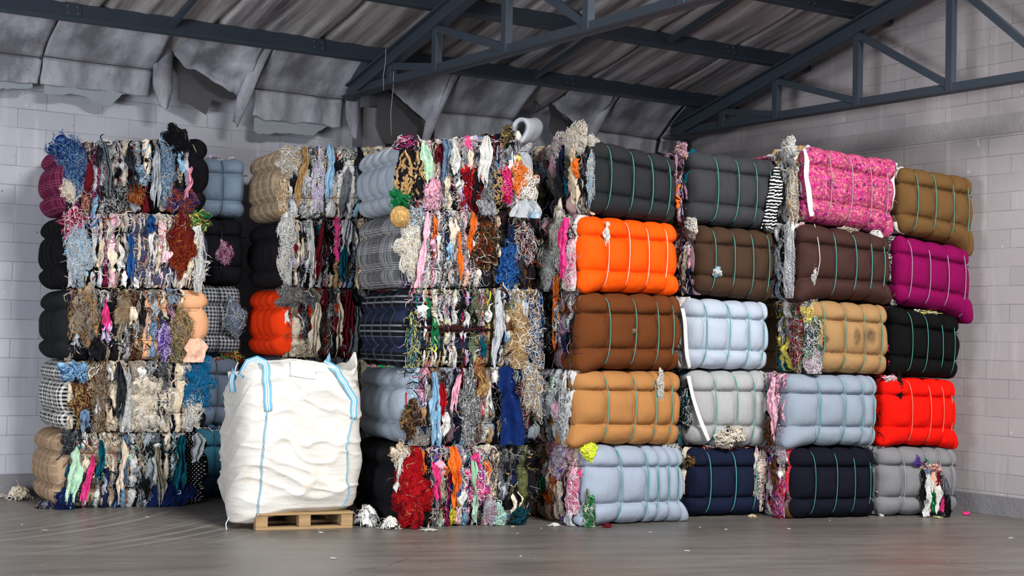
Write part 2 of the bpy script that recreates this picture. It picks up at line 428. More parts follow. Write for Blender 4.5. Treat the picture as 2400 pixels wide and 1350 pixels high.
# ------------------------------------------------------------------ roof steel
CH = lambda y: 4.515 - .27 * (y - 13.18)          # top face of the trusses' sloping chords
def purlin(i, y, label):
    z = CH(y); t = thing('purlin', label, 'roof beam', (4.5, y, z), 0, 'purlins of the roof')
    up = np.array((0, .2607, .9654)); sl = np.array((0, -.9654, .2607))
    b = MB(); x0, x1 = -3.5, XW - 4.505
    b.bar(np.array((x0, 0, 0)) + up * .08, np.array((x1, 0, 0)) + up * .08, .012, .16, up)
    for k in (.006, .154):
        b.bar(np.array((x0, 0, 0)) + up * k + sl * -.03, np.array((x1, 0, 0)) + up * k + sl * -.03, .065, .012, up)
    b.build('beam', M_STEEL, t)
    for xs in ((4.03, 6.5, 9.6) if i == 0 else (6.5, 10.9)):
        p = MB(); c = np.array((xs - 4.5, 0, 0)) + up * .085 + sl * .009
        p.bar(c - np.array((.08, 0, 0)), c + np.array((.08, 0, 0)), .008, .125, up); pl = p.build('splice_plate', M_STEEL, t)
        q = MB()
        for a in (-.045, .045):
            for e in (-.032, .032):
                f = c + np.array((a, 0, 0)) + up * e
                q.tube([f + sl * .003, f + sl * .012], .007, 6, up=(1, 0, 0))
        q.build('bolts', M_BOLT, pl)
    return t
for i, (y, l) in enumerate(((13.48, 'long dark grey steel purlin nearest the back wall, above the hanging felt'), (12.27, 'long dark grey steel purlin, second from the back wall'),
        (11.05, 'dark grey steel purlin, third from the back wall, near top edge'), (9.83, 'steel purlin, fourth from the back wall'))):
    purlin(i, y, l)
def brace(x, y0, y1, label):
    b = MB(); d = .05
    b.bar((0, 0, 0), (0, y1 - y0, CH(y1) - CH(y0)), .05, .05)
    o = b.build('purlin_brace', M_STEEL); o.location = (x, y0, CH(y0) + d)
    tag(o, label, 'brace', 'braces between purlins')
brace(9.1, 13.44, 12.31, 'dark steel brace between the two rear purlins, right of the middle truss')
brace(4.95, 13.44, 12.31, 'dark steel brace rising from the rear purlin at the left of the roof')
brace(10.0, 12.23, 11.09, 'short dark steel brace above the second purlin beside the truss tip')

def truss(x, label, dense):
    t = thing('roof_truss', label, 'truss', (x, 13.9, 4.134), 0, 'roof trusses')
    L = lambda y, z: (0, y - 13.9, z - 4.134)
    yend = 2.0
    b = MB()
    b.bar(L(14.05, CH(14.05) - .03), L(RIDGE_Y, CH(RIDGE_Y) - .03), .13, .02)
    b.bar(L(14.05, CH(14.05) - .10), L(RIDGE_Y, CH(RIDGE_Y) - .10), .03, .15)
    b.bar(L(14.05, CH(14.05) - .18), L(RIDGE_Y, CH(RIDGE_Y) - .18), .12, .02)
    b.build('top_chord', M_STEEL, t)
    b = MB()
    for s in (-1, 1):
        b.bar(tuple(np.array(L(14.1, 4.14)) + np.array((s * .045, 0, 0))), tuple(np.array(L(yend, 4.14)) + np.array((s * .045, 0, 0))), .07, .012)
        b.bar(tuple(np.array(L(14.1, 4.18)) + np.array((s * .018, 0, 0))), tuple(np.array(L(yend, 4.18)) + np.array((s * .018, 0, 0))), .012, .09)
    bc = b.build('bottom_chord', M_STEEL, t)
    for yy in (13.3, 12.1, 10.9, 9.7):
        c = MB(); c.bar(L(yy - .05, 4.15), L(yy + .05, 4.15), .07, .012); c.build('spacer_plate', M_STEEL, bc)
    nodes = [13.15, 12.26, 11.04, 9.81, 8.6, 7.4, 6.2]
    for y in nodes:
        c = MB(); c.bar(L(y, 4.15), L(y, CH(y) - .17), .075, .075, (0, 1, 0)); c.build('post', M_STEEL, t)
    for a, e in zip(nodes[:-1], nodes[1:]):
        c = MB(); c.bar(L(a, CH(a) - .19), L(e, 4.2), .06, .07); c.build('diagonal', M_STEEL, t)
    c = MB(); c.box(L(13.88, 4.33), (.02, .42, .36)); c.build('gusset_plate', M_STEEL, t)
    return t
truss(7.16, 'dark grey steel roof truss in the middle, in front of the hanging felt', True)
truss(11.58, 'dark grey steel roof truss close to the right gable wall', True)
# ------------------------------------------------------------------ rags: palette
PAL = {k: (a, b, s) for k, a, b, s in (
    ('w', 'eae9e5', 'cfcdc9', .6), ('c', 'ead9bf', 'f4ebdc', .7), ('g', 'b4b8be', 'd6d8dc', .8), ('G', '75787e', '4c4e54', .8), ('k', '0e0e11', '2a2a30', .7), ('K', '35363c', '17171b', .8),
    ('n', '1a2446', '0c1022', .7), ('b', '2d5f9f', '17396e', .7), ('s', '86b8da', 'b4d4e8', .8), ('d', '5f7a9a', '90a6bc', .8), ('t', '0f6274', '07323e', .7), ('e', '1f8a50', '0d5030', .7),
    ('m', 'aedab8', 'd8efdc', .8), ('y', 'e8d848', 'f4ec98', .7), ('Y', 'd8f01c', 'f0ff70', .6), ('o', 'f2701c', 'ff9a50', .6), ('r', 'c0141e', '860a14', .7), ('R', '701422', '3c0810', .7),
    ('p', 'f2aac0', 'fad2de', .8), ('P', 'ea2880', 'ff70b0', .6), ('l', 'c6b2e0', 'e6dcf2', .8), ('v', '6a4aa2', '40286c', .7), ('u', '7c1848', '4a0c2c', .7), ('B', '5c3a26', '382014', .8),
    ('T', 'c29e6e', '94703e', .8), ('a', 'dcc4a4', 'f0e2cc', .8), ('z', '82766a', 'b0a698', .9), ('q', '5f633e', '3a3e22', .8), ('h', 'efb494', 'f8d8c6', .8), ('O', 'a2461e', '6a280c', .8), ('M', 'a27690', 'c8a6ba', .8),
    ('1', '141416', 'e8e8e6', 1), ('2', '606266', 'c4c4c6', 1), ('3', '5a4634', 'c8b294', 1), ('4', 'f4f0f0', 'e888a8', 1), ('5', '1c2648', 'e6e6ee', 1), ('6', 'f0ecea', 'c02030', 1), ('7', 'f0eeee', '5a5070', 1), ('8', '1a3c78', '4e88b8', 1), ('i', '1478a8', '0c4c78', .7), ('N', '16306e', '0c1c48', .6), ('9', 'a8451a', '44508a', 1))}
def palette(s):
    ks, ws = [], []
    for tok in s.split():
        if tok[0] == '.': ws[-1] = float(tok); continue
        ks.append(tok[0]); ws.append(float(tok[1:] or 1))
    A = np.array([lin(PAL[k][0], PAL[k][2]) for k in ks]); B = np.array([lin(PAL[k][1]) for k in ks]); w = np.array(ws)
    return A, B, w / w.sum()
def vary(c, rng, k=.18):
    c = c.copy(); c[:, :3] *= 1 + (rng.random((len(c), 1)) - .5) * 2 * k
    c[:, :3] = np.clip(c[:, :3], 0, 1); return c

def strands(P, r, cA, cB, flat=1.0, nrm=(-1, 0, 0)):
    """P (N,K,3) paths, r (N,) radii -> V,F,cols"""
    N, K, _ = P.shape; nrm = np.array(nrm, float)
    t = np.gradient(P, axis=1); t /= np.linalg.norm(t, axis=2, keepdims=True) + 1e-9
    a = np.cross(t, nrm + .001); a /= np.linalg.norm(a, axis=2, keepdims=True) + 1e-9; b = np.cross(a, t)
    taper = np.interp(np.linspace(0, 1, K), (0, .1, .85, 1), (.6, 1, 1, .35))[None, :, None]
    r = r[:, None, None] * taper
    V = np.stack([P + a * r, P + b * r * flat, P - a * r, P - b * r * flat], 2).reshape(-1, 3)
    n = np.arange(N)[:, None, None] * K * 4; i = np.arange(K - 1)[None, :, None] * 4; j = np.arange(4)[None, None, :]; jn = (j + 1) % 4
    F = np.stack([n + i + j, n + i + jn, n + i + 4 + jn, n + i + 4 + j], -1).reshape(-1, 4)
    per = (K - 1) * 4
    return V, F, {'cola': np.repeat(cA, per, 0), 'colb': np.repeat(cB, per, 0)}

def squiggles(rng, n, o, L, curl, dirv=(0, 0, -1), K=9, spread=.5):
    """wandering thread paths starting at o (n,3)"""
    d = np.array(dirv, float) + rng.normal(0, spread, (n, 3)) * np.array((.35, 1, .6))
    P = np.zeros((n, K, 3)); P[:, 0] = o
    d = d / (np.linalg.norm(d, axis=1, keepdims=True) + 1e-6); st = (L / (K - 1))[:, None]
    for k in range(1, K):
        d = d + rng.normal(0, curl, (n, 3)) * np.array((.5, 1, 1)) + np.array((0, 0, -.12)); d /= np.linalg.norm(d, axis=1, keepdims=True)
        P[:, k] = P[:, k - 1] + d * st
    return P

def sheet(rng, w, L, nu=9, nv=14, fold=.014, flare=0.0):
    """limp rag hanging from its top edge; local: y across, z down, x outwards negative. returns V,F"""
    q = np.linspace(0, 1, nu)[:, None] * np.ones((1, nv)); t = np.linspace(0, 1, nv)[None, :] * np.ones((nu, 1))
    sd = int(rng.integers(0, 9999)); k = rng.uniform(1.2, 3.0); ph = rng.uniform(0, 6)
    ww = w * (.4 + .8 * n2(t * L * 14, t * 0, sd)) * (1 + flare * t) * (.4 + .6 * np.clip(t / .28, 0, 1) ** .7)
    y = (q - .5) * ww + .02 * sn(t * 4, q * .5, sd + 1) + rng.uniform(-.15, .15) * t * L
    jag = 1 + .22 * sn(q * 7, q * 0, sd + 5)
    z = -t * L * jag + .02 * sn(q * 2, t, sd + 6)
    x = -.018 - .03 * np.sin(PI * np.clip(t * 1.2, 0, 1)) + fold * np.sin(q * 2 * PI * k + ph + 2.5 * sn(t * 3, q, sd + 4)) + .016 * sn(q * 5, t * L * 30, sd + 3) + .008 * sn(q * 11, t * L * 60, sd + 7)
    return np.stack([x, y, z], -1).reshape(-1, 3), gridf(nu, nv)

# ------------------------------------------------------------------ bales
AM = .15
def cells(u, br):
    u = np.clip(u, -1, 1); br = np.asarray(br, float)
    i = np.clip(np.searchsorted(br, u, side='right') - 1, 0, len(br) - 2)
    s = (u - br[i]) / (br[i + 1] - br[i]) * 2 - 1
    return np.clip(1 - np.abs(s) ** 2.4, 0, 1) ** (1 / 2.1)

class Bale:
    z0 = 0.0
    """local frame: smooth faces at -y / +y, shredded faces at -x / +x"""
    def __init__(s, W, D, H, zmap, ub, wv, seed, gu=.50, gv=.62, ears=()):
        s.W, s.D, s.H, s.zmap, s.seed, s.gu, s.gv, s.ears = W, D, H, zmap, seed, gu, gv, ears
        s.ub = np.array([-1, *ub, 1.]); s.vb = np.array([-1, *wv, 1.])
    def point(s, X, Y, Zz, out=0.0):
        cu, cv = cells(X, s.ub), cells(Zz, s.vb)
        Eu = np.clip(1 - np.abs(X) ** 5, 0, 1) ** (1 / 2.6); Bv = np.clip(1 - np.abs(Zz) ** 3.6, 0, 1) ** (1 / 2.3)
        sh = Eu * Bv * (1 - s.gu * (1 - cu)) * (1 - s.gv * (1 - cv))
        dw = np.min([np.abs(Zz - b) for b in s.vb], axis=0); du = np.min([np.abs(X - b) for b in s.ub], axis=0)
        sh = sh + .05 * sn(X * 3, Zz * 3, s.seed) * Eu * Bv + .045 * sn(X * 38, Zz * 5, s.seed + 2) * np.exp(-dw / .16) * Eu * (.3 + .7 * np.exp(-du / .2))
        y = Y * (s.D / 2 - AM) + np.where(np.abs(Y) > .999, np.sign(Y) * (AM * sh + out), 0)
        x = X * s.W / 2 * (1 - .07 * (1 - cv) * np.abs(X) ** 3) * (1 - .05 * (1 - Bv) * np.abs(X) ** 3) + .012 * sn(Zz * 3, Y * 2 + X * 3, s.seed + 4)
        zn = .5 + .5 * Zz * (1 - .10 * (1 - cu) * np.abs(Zz) ** 4 * (.35 + .65 * (np.abs(Y) > .5))) + .008 * sn(X * 4, Y * 3, s.seed + 6) * (np.abs(Zz) > .9)
        z = s.zmap(x, y, zn)
        for ex, ez, dx, dz in s.ears:
            k = np.exp(-(((X - ex) / .30) ** 2 + ((Zz - ez) / .42) ** 2)) * (Y < -.5)
            x = x + dx * k; z = np.maximum(z + dz * k, .004 - s.z0); y = y - .05 * k
        return np.stack([x, y, z], -1)
    def body(s, mat, parent, res=1.0, mat2=None):
        nx, ny, nz = int(84 * res), 20, int(56 * res); P = []; F = []; off = 0
        a = np.linspace(-1, 1, nx); b = np.linspace(-1, 1, ny); c = np.linspace(-1, 1, nz)
        for ax, sg in ((1, -1), (1, 1), (0, -1), (0, 1), (2, -1), (2, 1)):
            g1, g2 = {1: (a, c), 0: (b, c), 2: (a, b)}[ax]
            G, Hh = np.meshgrid(g1, g2, indexing='ij'); O = np.full_like(G, float(sg))
            p = {1: (G, O, Hh), 0: (O, G, Hh), 2: (G, Hh, O)}[ax]
            P.append(np.stack(p, -1).reshape(-1, 3)); f = gridf(len(g1), len(g2), off)
            if (ax, sg) in ((1, 1), (0, -1), (2, -1)): f = f[:, ::-1]
            F.append(f); off += G.size
        P = np.vstack(P); F = np.vstack(F)
        _, ix, inv = np.unique(np.round(P * 5000).astype(int), axis=0, return_index=True, return_inverse=True)
        P = P[ix]; F = inv.ravel()[F]
        o = mk('fabric_wrap', s.point(P[:, 0], P[:, 1], P[:, 2]), F, [mat, mat2] if mat2 else mat, parent)
        if mat2:
            o.data.polygons.foreach_set('material_index', (P[F].mean(1)[:, 1] < 0).astype(np.int32))
        return o
    def strap(s, u, mat, parent, w=.008, loose=0.0):
        c = np.linspace(-.97, .97, 30); wob = .008 * np.sin(c * 1.7 + u * 9) - .025 * c * c
        f = s.point(np.full(30, u), np.full(30, -1.), c, .006 + loose)
        sh = (1 - np.abs(u) ** 5) ** (1 / 2.6) * (1 - np.abs(c) ** 3.6) ** (1 / 2.3) * (1 - s.gu * .30) * (1 - .2 * c * c)
        f[:, 1] = np.minimum(-(s.D / 2 - AM + AM * sh), f[:, 1] + .003)
        f[:, 0] = (u + wob) * s.W / 2 * .975; bk = s.point(np.full(30, u), np.full(30, 1.), c[::-1], .006)
        b = MB(); b.tube(np.vstack([f, bk, f[:1]]), w, 4, .0022, up=(1, 0, 0)); 
        return b.build('strap', mat, parent, True)
    def wire(s, v, parent, sides):
        n = 40; u = np.linspace(-.96, .96, n); z0 = np.full(n, float(v))
        f = s.point(u, np.full(n, -1.), z0, .001); bk = s.point(u[::-1], np.full(n, 1.), z0, .001)
        def side(sx):
            y = np.linspace(-1, 1, 14) * (s.D / 2 - AM) * sx; x = np.full(14, sx * (s.W / 2 + .04)) + .006 * sn(y * 5, y * 0, s.seed)
            return np.stack([x, y, s.zmap(x, y, np.full(14, .5 + v / 2))], -1)
        b = MB(); b.tube(np.vstack([f, side(1), bk, side(-1), f[:1]]), .0026, 5); return b.build('wire', M_WIRE, parent, True)

def cut_face(bl, parent, pal, wr=(.03, .09), res=.0065, nthr=140, nrag=14, s_rng=(0, 1), amp=1.0, seed=0, seg=(1, 3)):
    """shredded face at -x of the bale: s runs from +y to -y"""
    rng = np.random.default_rng(seed); A, B, w = palette(pal)
    Df = bl.D - 2 * AM + .06; s0, s1 = s_rng[0] * Df, s_rng[1] * Df
    s = np.arange(s0, s1, res); zn = np.linspace(0.005, .995, int(bl.H / res)); S, Zn = np.meshgrid(s, zn, indexing='ij'); Zm = Zn * bl.H
    wv = (bl.vb[1:-1] + 1) / 2
    pin = sum(np.exp(-((Zn - q) * bl.H / .04) ** 2) for q in wv)
    wm = np.mean(wr); warp = min(.03, wm * .55) * sn(S * 6, Zm * 3.2, seed) * (1 - .5 * pin) + min(.014, wm * .28) * sn(S * 24, Zm * 12, seed + 1) + min(.007, wm * .14) * sn(S * 60, Zm * 36, seed + 2)
    e = [-.2]
    thin = []
    while e[-1] < Df + .2:
        e.append(e[-1] + rng.uniform(*wr) * .82 * (1.6 if rng.random() < .12 else 1))
        thin.append(False)
        if rng.random() < .5: e.append(e[-1] + rng.uniform(.005, .014)); thin.append(True)  # narrow recessed strips coloured dark, painting in the shade between rag layers
    e = np.array(e); thin = np.array(thin + [False]); sp = S + warp; i = np.clip(np.searchsorted(e, sp) - 1, 0, len(e) - 2); f = np.clip((sp - e[i]) / (e[i + 1] - e[i]), 0, 1); wd = (e[i + 1] - e[i])
    n = len(e); ns = rng.integers(seg[0], seg[1] + 1, n); br = np.sort(rng.uniform(.12, .88, (n, 2)), 1); br[ns < 3, 1] = 2; br[ns < 2, 0] = 2
    zz = Zn + .05 * sn(S * 22, Zm * 9, seed + 5) + .02 * sn(S * 70, Zm * 30, seed + 6)
    sg = (zz > br[i, 0]).astype(int) + (zz > br[i, 1]); idx = i * 3 + sg
    ci = rng.choice(len(w), n * 3, p=w); base = np.where(np.repeat(thin, 3), -.03, rng.uniform(0, .05, n * 3)); ty = rng.integers(0, 3, n * 3)
    same = rng.random(n) < .6; c3 = ci.reshape(n, 3); c3[same, 1] = c3[same, 0]; c3[thin] = len(w) + rng.integers(0, 4, (int(thin.sum()), 1)); ci = c3.ravel(); A = np.vstack([A, palette('k K n B')[0]]); B = np.vstack([B, palette('k K n B')[1]])
    d = base[idx] + np.sqrt(np.clip(1 - (2 * f - 1) ** 2, 0, 1)) * np.clip(wd * .55, .01, .045)
    d += .035 * (n2(i * 7.3 + f * 1.1, Zm * 8 + sg * 3, seed + 8) - .3)
    rid = 1 - np.abs(sn(S * 75 + 1.5 * sn(S * 9, Zm * 9, 3), Zm * 7, seed + 9)); flf = fbm(S * 55, Zm * 42, seed + 10, 2); T = ty[idx]
    d += np.where(T == 0, .014 * (rid - .5), np.where(T == 1, .022 * (flf - .5), .006 * (rid - .5)))
    d -= .04 * pin + .02 * np.exp(-(np.minimum(f, 1 - f) * wd / .004) ** 2)
    v = 2 * Zn - 1; edge = np.abs(v) ** 9; d = d * amp - .05 * edge
    so = np.abs(2 * (S - 0) / Df - 1) ** 10; d -= .05 * so
    x = -(bl.W / 2 - .03) - d; y = Df / 2 - S + .006 * sn(S * 30, Zm * 22, seed + 12)
    zj = np.where((Zn > .97), .018 * sn(S * 30, S * 0, seed + 13), 0) + np.where(Zn < .03, .02 * sn(S * 30, S * 0, seed + 14), 0)
    V = np.stack([x, y, bl.zmap(x, y, Zn) + zj], -1).reshape(-1, 3)
    F = gridf(len(s), len(zn)); fi = idx[:-1, :-1].ravel()
    cA = vary(A[ci], rng); cB = vary(B[ci], rng); alt = rng.choice(len(w), len(ci), p=w); am = rng.random(len(ci)) < .5; cB[am] = A[alt][am]; cA[am, 3] = rng.uniform(.55, 1, int(am.sum()))
    # the layer folds back into the bale along its border, so it has real depth
    nz = len(zn); bd = np.concatenate([np.arange(len(s)) * nz, (len(s) - 1) * nz + np.arange(1, nz), np.arange(len(s) - 2, -1, -1) * nz + nz - 1, np.arange(nz - 2, 0, -1)])
    W2 = V[bd].copy(); W2[:, 0] = -(bl.W / 2 - .09); k0 = len(V); m = len(bd); q = np.arange(m)
    F2 = np.stack([bd, np.roll(bd, -1), k0 + (q + 1) % m, k0 + q], 1)[:, ::-1]
    ii = idx.ravel()[bd]
    cf = mk('shredded_layers', np.vstack([V, W2]), np.vstack([F, F2]), M_RAG, parent, cols={'cola': np.vstack([cA[fi], cA[ii]]), 'colb': np.vstack([cB[fi], cB[ii]])})
    face = lambda ss, zzn: np.stack([np.full_like(ss, -(bl.W / 2 + .035)), Df / 2 - ss, bl.zmap(np.full_like(ss, -bl.W / 2), Df / 2 - ss, zzn)], -1)
    if nthr:
        n = int(nthr * 1.7); ss = rng.uniform(s0 + .01, s1 - .01, n); zz = np.where(rng.random(n) < .35, rng.uniform(.93, 1.02, n), rng.uniform(.12, 1, n))
        L = rng.uniform(.03, .22, n); P = squiggles(rng, n, face(ss, zz), L, .5, K=10, spread=.8)
        P[:, :, 0] = np.clip(P[:, :, 0], -(bl.W / 2 + .09), -(bl.W / 2 + .015)); top = bl.H * 1.0 + .012; P[:, :, 2] = np.where(P[:, :, 2] > top, top + (P[:, :, 2] - top) * .3, P[:, :, 2]); P[:, :, 2] = np.maximum(P[:, :, 2], .004 - (parent.location.z if parent.location.z < .05 else 0))
        k = rng.choice(len(w), n, p=w); A, B = A[:len(w)], B[:len(w)]; V, F, C = strands(P, np.where(rng.random(n) < .8, rng.uniform(.0009, .0024, n), rng.uniform(.003, .007, n)), vary(A[k], rng, .25), vary(B[k], rng), .5)
        mk('loose_threads', V, F, M_RAG, parent, cols=C, kind='stuff')
    for r in range(nrag):
        ss = np.array([rng.uniform(s0 + .03, s1 - .03)]); zz = np.array([rng.uniform(.35, 1.0)]); k = rng.choice(len(w), p=w)
        V, F = sheet(rng, rng.uniform(.04, .10), rng.uniform(.09, .26)); V = V + face(ss, zz)[0] + np.array((.02, 0, 0))
        V[:, 2] = np.maximum(V[:, 2], .003)
        mk('hanging_rag', V, F, M_RAG, parent, cols={'cola': np.repeat(vary(A[k:k + 1], rng), len(F), 0), 'colb': np.repeat(B[k:k + 1], len(F), 0)})
    return face, Df

def place(bl, fs, fz, out=0.0):
    Df = bl.D - 2 * AM + .06; y = Df / 2 - fs * Df; x = -(bl.W / 2 + .03 + out)
    return np.array((x, y, float(bl.zmap(np.array(x), np.array(y), np.array(float(fz))))))

def tangle(bl, parent, fs, fz, rw, rh, key, n=110, seed=1, at=None, rot=0.0, name='yarn_tangle', label=None, out=.02, rad=(.003, .006), L=(.15, .4), curl=.42, depth=.045):
    """matted bundle of yarn bulging from the shredded face"""
    fur = name == 'fur_scrap'; n = int(n * (3.2 if fur else 1.7)); rad = (rad[0] * .3, rad[1] * .34) if fur else (rad[0] * .5, rad[1] * .68); L = (L[0] * .9, L[1] * .85)
    rng = np.random.default_rng(seed); c = np.array(at, float) if at is not None else place(bl, fs, fz, out); A, B, w = palette(key)
    K = 14; th = rng.uniform(0, 2 * PI, n); rr = np.sqrt(rng.random(n)); q = np.zeros((n, K, 2)); q[:, 0] = np.stack([rr * np.cos(th), rr * np.sin(th)], -1)
    hd = rng.normal(-PI / 2, 1.0 if curl > .35 else .25, n); st = rng.uniform(*L, n) / (K - 1)
    for k in range(1, K):
        hd = hd + rng.normal(0, curl, n); q[:, k] = q[:, k - 1] + np.stack([st * np.cos(hd) / rw, st * np.sin(hd) / rh], -1)
    ang = np.arctan2(q[..., 1], q[..., 0]); r0 = np.hypot(q[..., 0], q[..., 1]) + 1e-6
    lim = .45 + .95 * n2(np.cos(ang) * 2.8, np.sin(ang) * 2.8, seed + 3) + .12 * rng.random((n, 1)); rn = np.where(r0 > lim, lim + (r0 - lim) * .22, r0)
    q = q * (rn / r0)[..., None]; rel = np.clip(rn / (lim + .02), 0, 1)
    dome = depth * np.sqrt(np.clip(1 - rel ** 2.4, 0, 1)) * (.65 + .6 * n2(q[..., 0] * 3, q[..., 1] * 4, seed)) + .012 * rng.random((n, 1)) + .006 * sn(q[..., 0] * 9, q[..., 1] * 9, seed + 5)
    P = np.stack([c[0] + .015 - dome, c[1] + rw * q[..., 0], np.maximum(c[2] + rh * q[..., 1], .006)], -1)
    k = rng.choice(len(w), n, p=w); V, F, C = strands(P, rng.uniform(*rad, n), vary(A[k], rng, .25), vary(B[k], rng), .8)
    # dense core under the strands
    u, v = np.meshgrid(np.linspace(0, 2 * PI, 41), np.linspace(0, 1, 16), indexing='ij')
    lm = (.43 + .95 * n2(np.cos(u) * 2.8, np.sin(u) * 2.8, seed + 3)) * v; qx, qz = lm * np.cos(u), lm * np.sin(u)
    d = depth * np.sqrt(np.clip(1 - v ** 2.4, 0, 1)) * (.65 + .6 * n2(qx * 3, qz * 4, seed)) + .02 * (fbm(qx * 9, qz * 6, seed + 2) - .5) * (1 - v)
    CV = np.stack([c[0] + .025 - d, c[1] + rw * qx, np.maximum(c[2] + rh * qz, .004)], -1).reshape(-1, 3); CF = gridf(41, 16)
    off = len(V); kk = np.searchsorted(np.cumsum(w), np.clip((n2(qx * 5, qz * 3, seed + 8)[:-1, :-1].ravel() - .15) / .7, 0, .999)); kk = np.clip(kk, 0, len(w) - 1)
    C = {'cola': np.vstack([C['cola'], A[kk]]), 'colb': np.vstack([C['colb'], B[kk]])}
    AV = np.vstack([V, CV])
    if rot:
        d = AV - c; AV = c + np.stack([d[:, 0] * math.cos(rot) - d[:, 1] * math.sin(rot), d[:, 0] * math.sin(rot) + d[:, 1] * math.cos(rot), d[:, 2]], -1)
    return mk(name, AV, np.vstack([F, CF + off]), M_RAG, parent, cols=C, label=label)

def drape(bl, parent, fs, fz, w, L, key, seed, name='hanging_rag', label=None, out=.03, fold=.02, flare=.2, mat=None, at=None, rot=0.0):
    rng = np.random.default_rng(seed); V, F = sheet(rng, w, L, 16, 24, fold, flare)
    if rot: V = np.stack([V[:, 0] * math.cos(rot) - V[:, 1] * math.sin(rot), V[:, 0] * math.sin(rot) + V[:, 1] * math.cos(rot), V[:, 2]], -1)
    V = V + (np.array(at) if at is not None else place(bl, fs, fz, out)); V[:, 2] = np.maximum(V[:, 2], .004)
    A, B, _ = palette(key); return mk(name, V, F, mat or M_RAG, parent, cols={'cola': np.repeat(A[:1], len(F), 0), 'colb': np.repeat(B[:1], len(F), 0)}, label=label)

GROUP = 'pressed textile bales in the stacks'
ALL = {}
_seed = [100]
def s_bale(key, P, adeg, row, mat, label, straps=(-.62, -.2, .2, .6), scol=TEAL, cut=None, D=1.3, yoff=0.0, W=None, gu=.52, sw=.0085, ears=(), **ck):
    """bale whose smooth face looks into the hall; row = (left, right, z bottom/top at left, z bottom/top at right)"""
    a = R(adeg); l, r, zbl, ztl, zbr, ztr = row; W = W or (r - l); _seed[0] += 7; sd = _seed[0]
    dirv = np.array((math.cos(a), math.sin(a))); nr = np.array((-math.sin(a), math.cos(a)))
    c = np.array(P) + dirv * (l + r) / 2 + nr * (D / 2 - .07 + yoff); z0 = max(0, min(zbl, zbr)); g = .004
    def zmap(x, y, zn):
        t = np.clip(x / W + .5, -.1, 1.1); b = np.maximum(zbl + (zbr - zbl) * t, 0) + g - z0; tp = ztl + (ztr - ztl) * t - g - z0
        return b + (tp - b) * zn
    t = thing('textile_bale', label, 'bale', (c[0], c[1], z0), a, GROUP)
    bl = Bale(W, D, (ztl + ztr - zbl - zbr) / 2, zmap, straps, (-.46, .46), sd, gu=gu, ears=ears); bl.z0 = z0; bl.body(mat, t)
    for u in straps: bl.strap(u, strap_mat(scol), t, sw)
    for v in (-.46, .46): bl.wire(v, t, 1)
    if cut: cut_face(bl, t, cut, seed=sd, **{**dict(wr=(.03, .07), res=.009, nthr=90, nrag=9, s_rng=(.25, 1)), **ck})
    ALL[key] = (t, bl); return t, bl
def c_bale(key, P, adeg, row, W, mat, label, cut=None, straps=(-.6, -.2, .2, .6), scol='35363c', mat2=None, cut2=None, split=.6, wr2=None, **ck):
    """bale whose shredded face looks into the hall, smooth face to the left"""
    a = R(adeg); l, r, zbl, ztl, zbr, ztr = row; D = (r - l) + 2 * .09; _seed[0] += 7; sd = _seed[0]
    dirv = np.array((math.cos(a), math.sin(a))); nr = np.array((-math.sin(a), math.cos(a)))
    c = np.array(P) + dirv * (l + r) / 2 + nr * (W / 2); z0 = max(0, min(zbl, zbr)); g = .004
    def zmap(x, y, zn):
        t = np.clip(.5 - y / D, -.05, 1.05); b = np.maximum(zbl + (zbr - zbl) * t, 0) + g - z0; tp = ztl + (ztr - ztl) * t - g - z0
        return b + (tp - b) * zn
    t = thing('textile_bale', label, 'bale', (c[0], c[1], z0), a + PI / 2, GROUP)
    bl = Bale(W, D, (ztl + ztr - zbl - zbr) / 2, zmap, straps, (-.46, .46), sd); bl.body(mat, t, .8, mat2)
    for u in straps: bl.strap(u, strap_mat(scol), t, .003)
    for v in (-.46, .46): bl.wire(v, t, 1)
    if cut and cut2:
        n1, n2_ = ck.pop('nthr', 140), ck.pop('nrag', 14)
        cut_face(bl, t, cut, seed=sd, s_rng=(0, split), nthr=int(n1 * split), nrag=int(n2_ * split), **ck)
        cut_face(bl, t, cut2, seed=sd + 3, s_rng=(split - .02, 1), nthr=int(n1 * (1 - split)), nrag=int(n2_ * (1 - split)) + 2, **{**ck, 'wr': wr2 or ck.get('wr', (.03, .09))})
    elif cut: cut_face(bl, t, cut + (' k3' if key in ('11', '13', '14', '15', '21', '22', '23', '34') else ''), seed=sd, **ck)
    ALL[key] = (t, bl); return t, bl
# ------------------------------------------------------------------ the stacks, left to right
fb = fabric
# first stack, against the back wall: shredded sides face the hall
P1 = ((4.03, 13.38), -6.5)
c_bale('11', *P1, (-.059, 1.216, 2.660, 3.286, 2.739, 3.457), 1.05, fb('burgundy_check', '5e1838', 'redcheck', '96506a'), 'burgundy checked bale topping the leftmost stack, black fur and frayed denim on its front',
       'k5 K3 g3 s2 a3 c2 2 1 R2 B1 d2 2 1', scol='5e1838', wr=(.05, .12), nthr=170, nrag=14, s_rng=(0, .9), mat2=fb('black_end', '0f0e11'))
c_bale('12', *P1, (-.038, 1.238, 1.977, 2.652, 2.023, 2.739), 1.05, fb('black_jersey', '0d0d0f'), 'black sided bale with a rust red yarn mass, second down in the leftmost stack',
       'c6 w5 a3 u1.5 g3 b1 7 6 s1 z1.5 R1 P.6 4 1 O.5', wr=(.02, .055), nthr=230, nrag=16, mat2=fb('plum_denim', '3a3a52', 'heather', '50506a'))
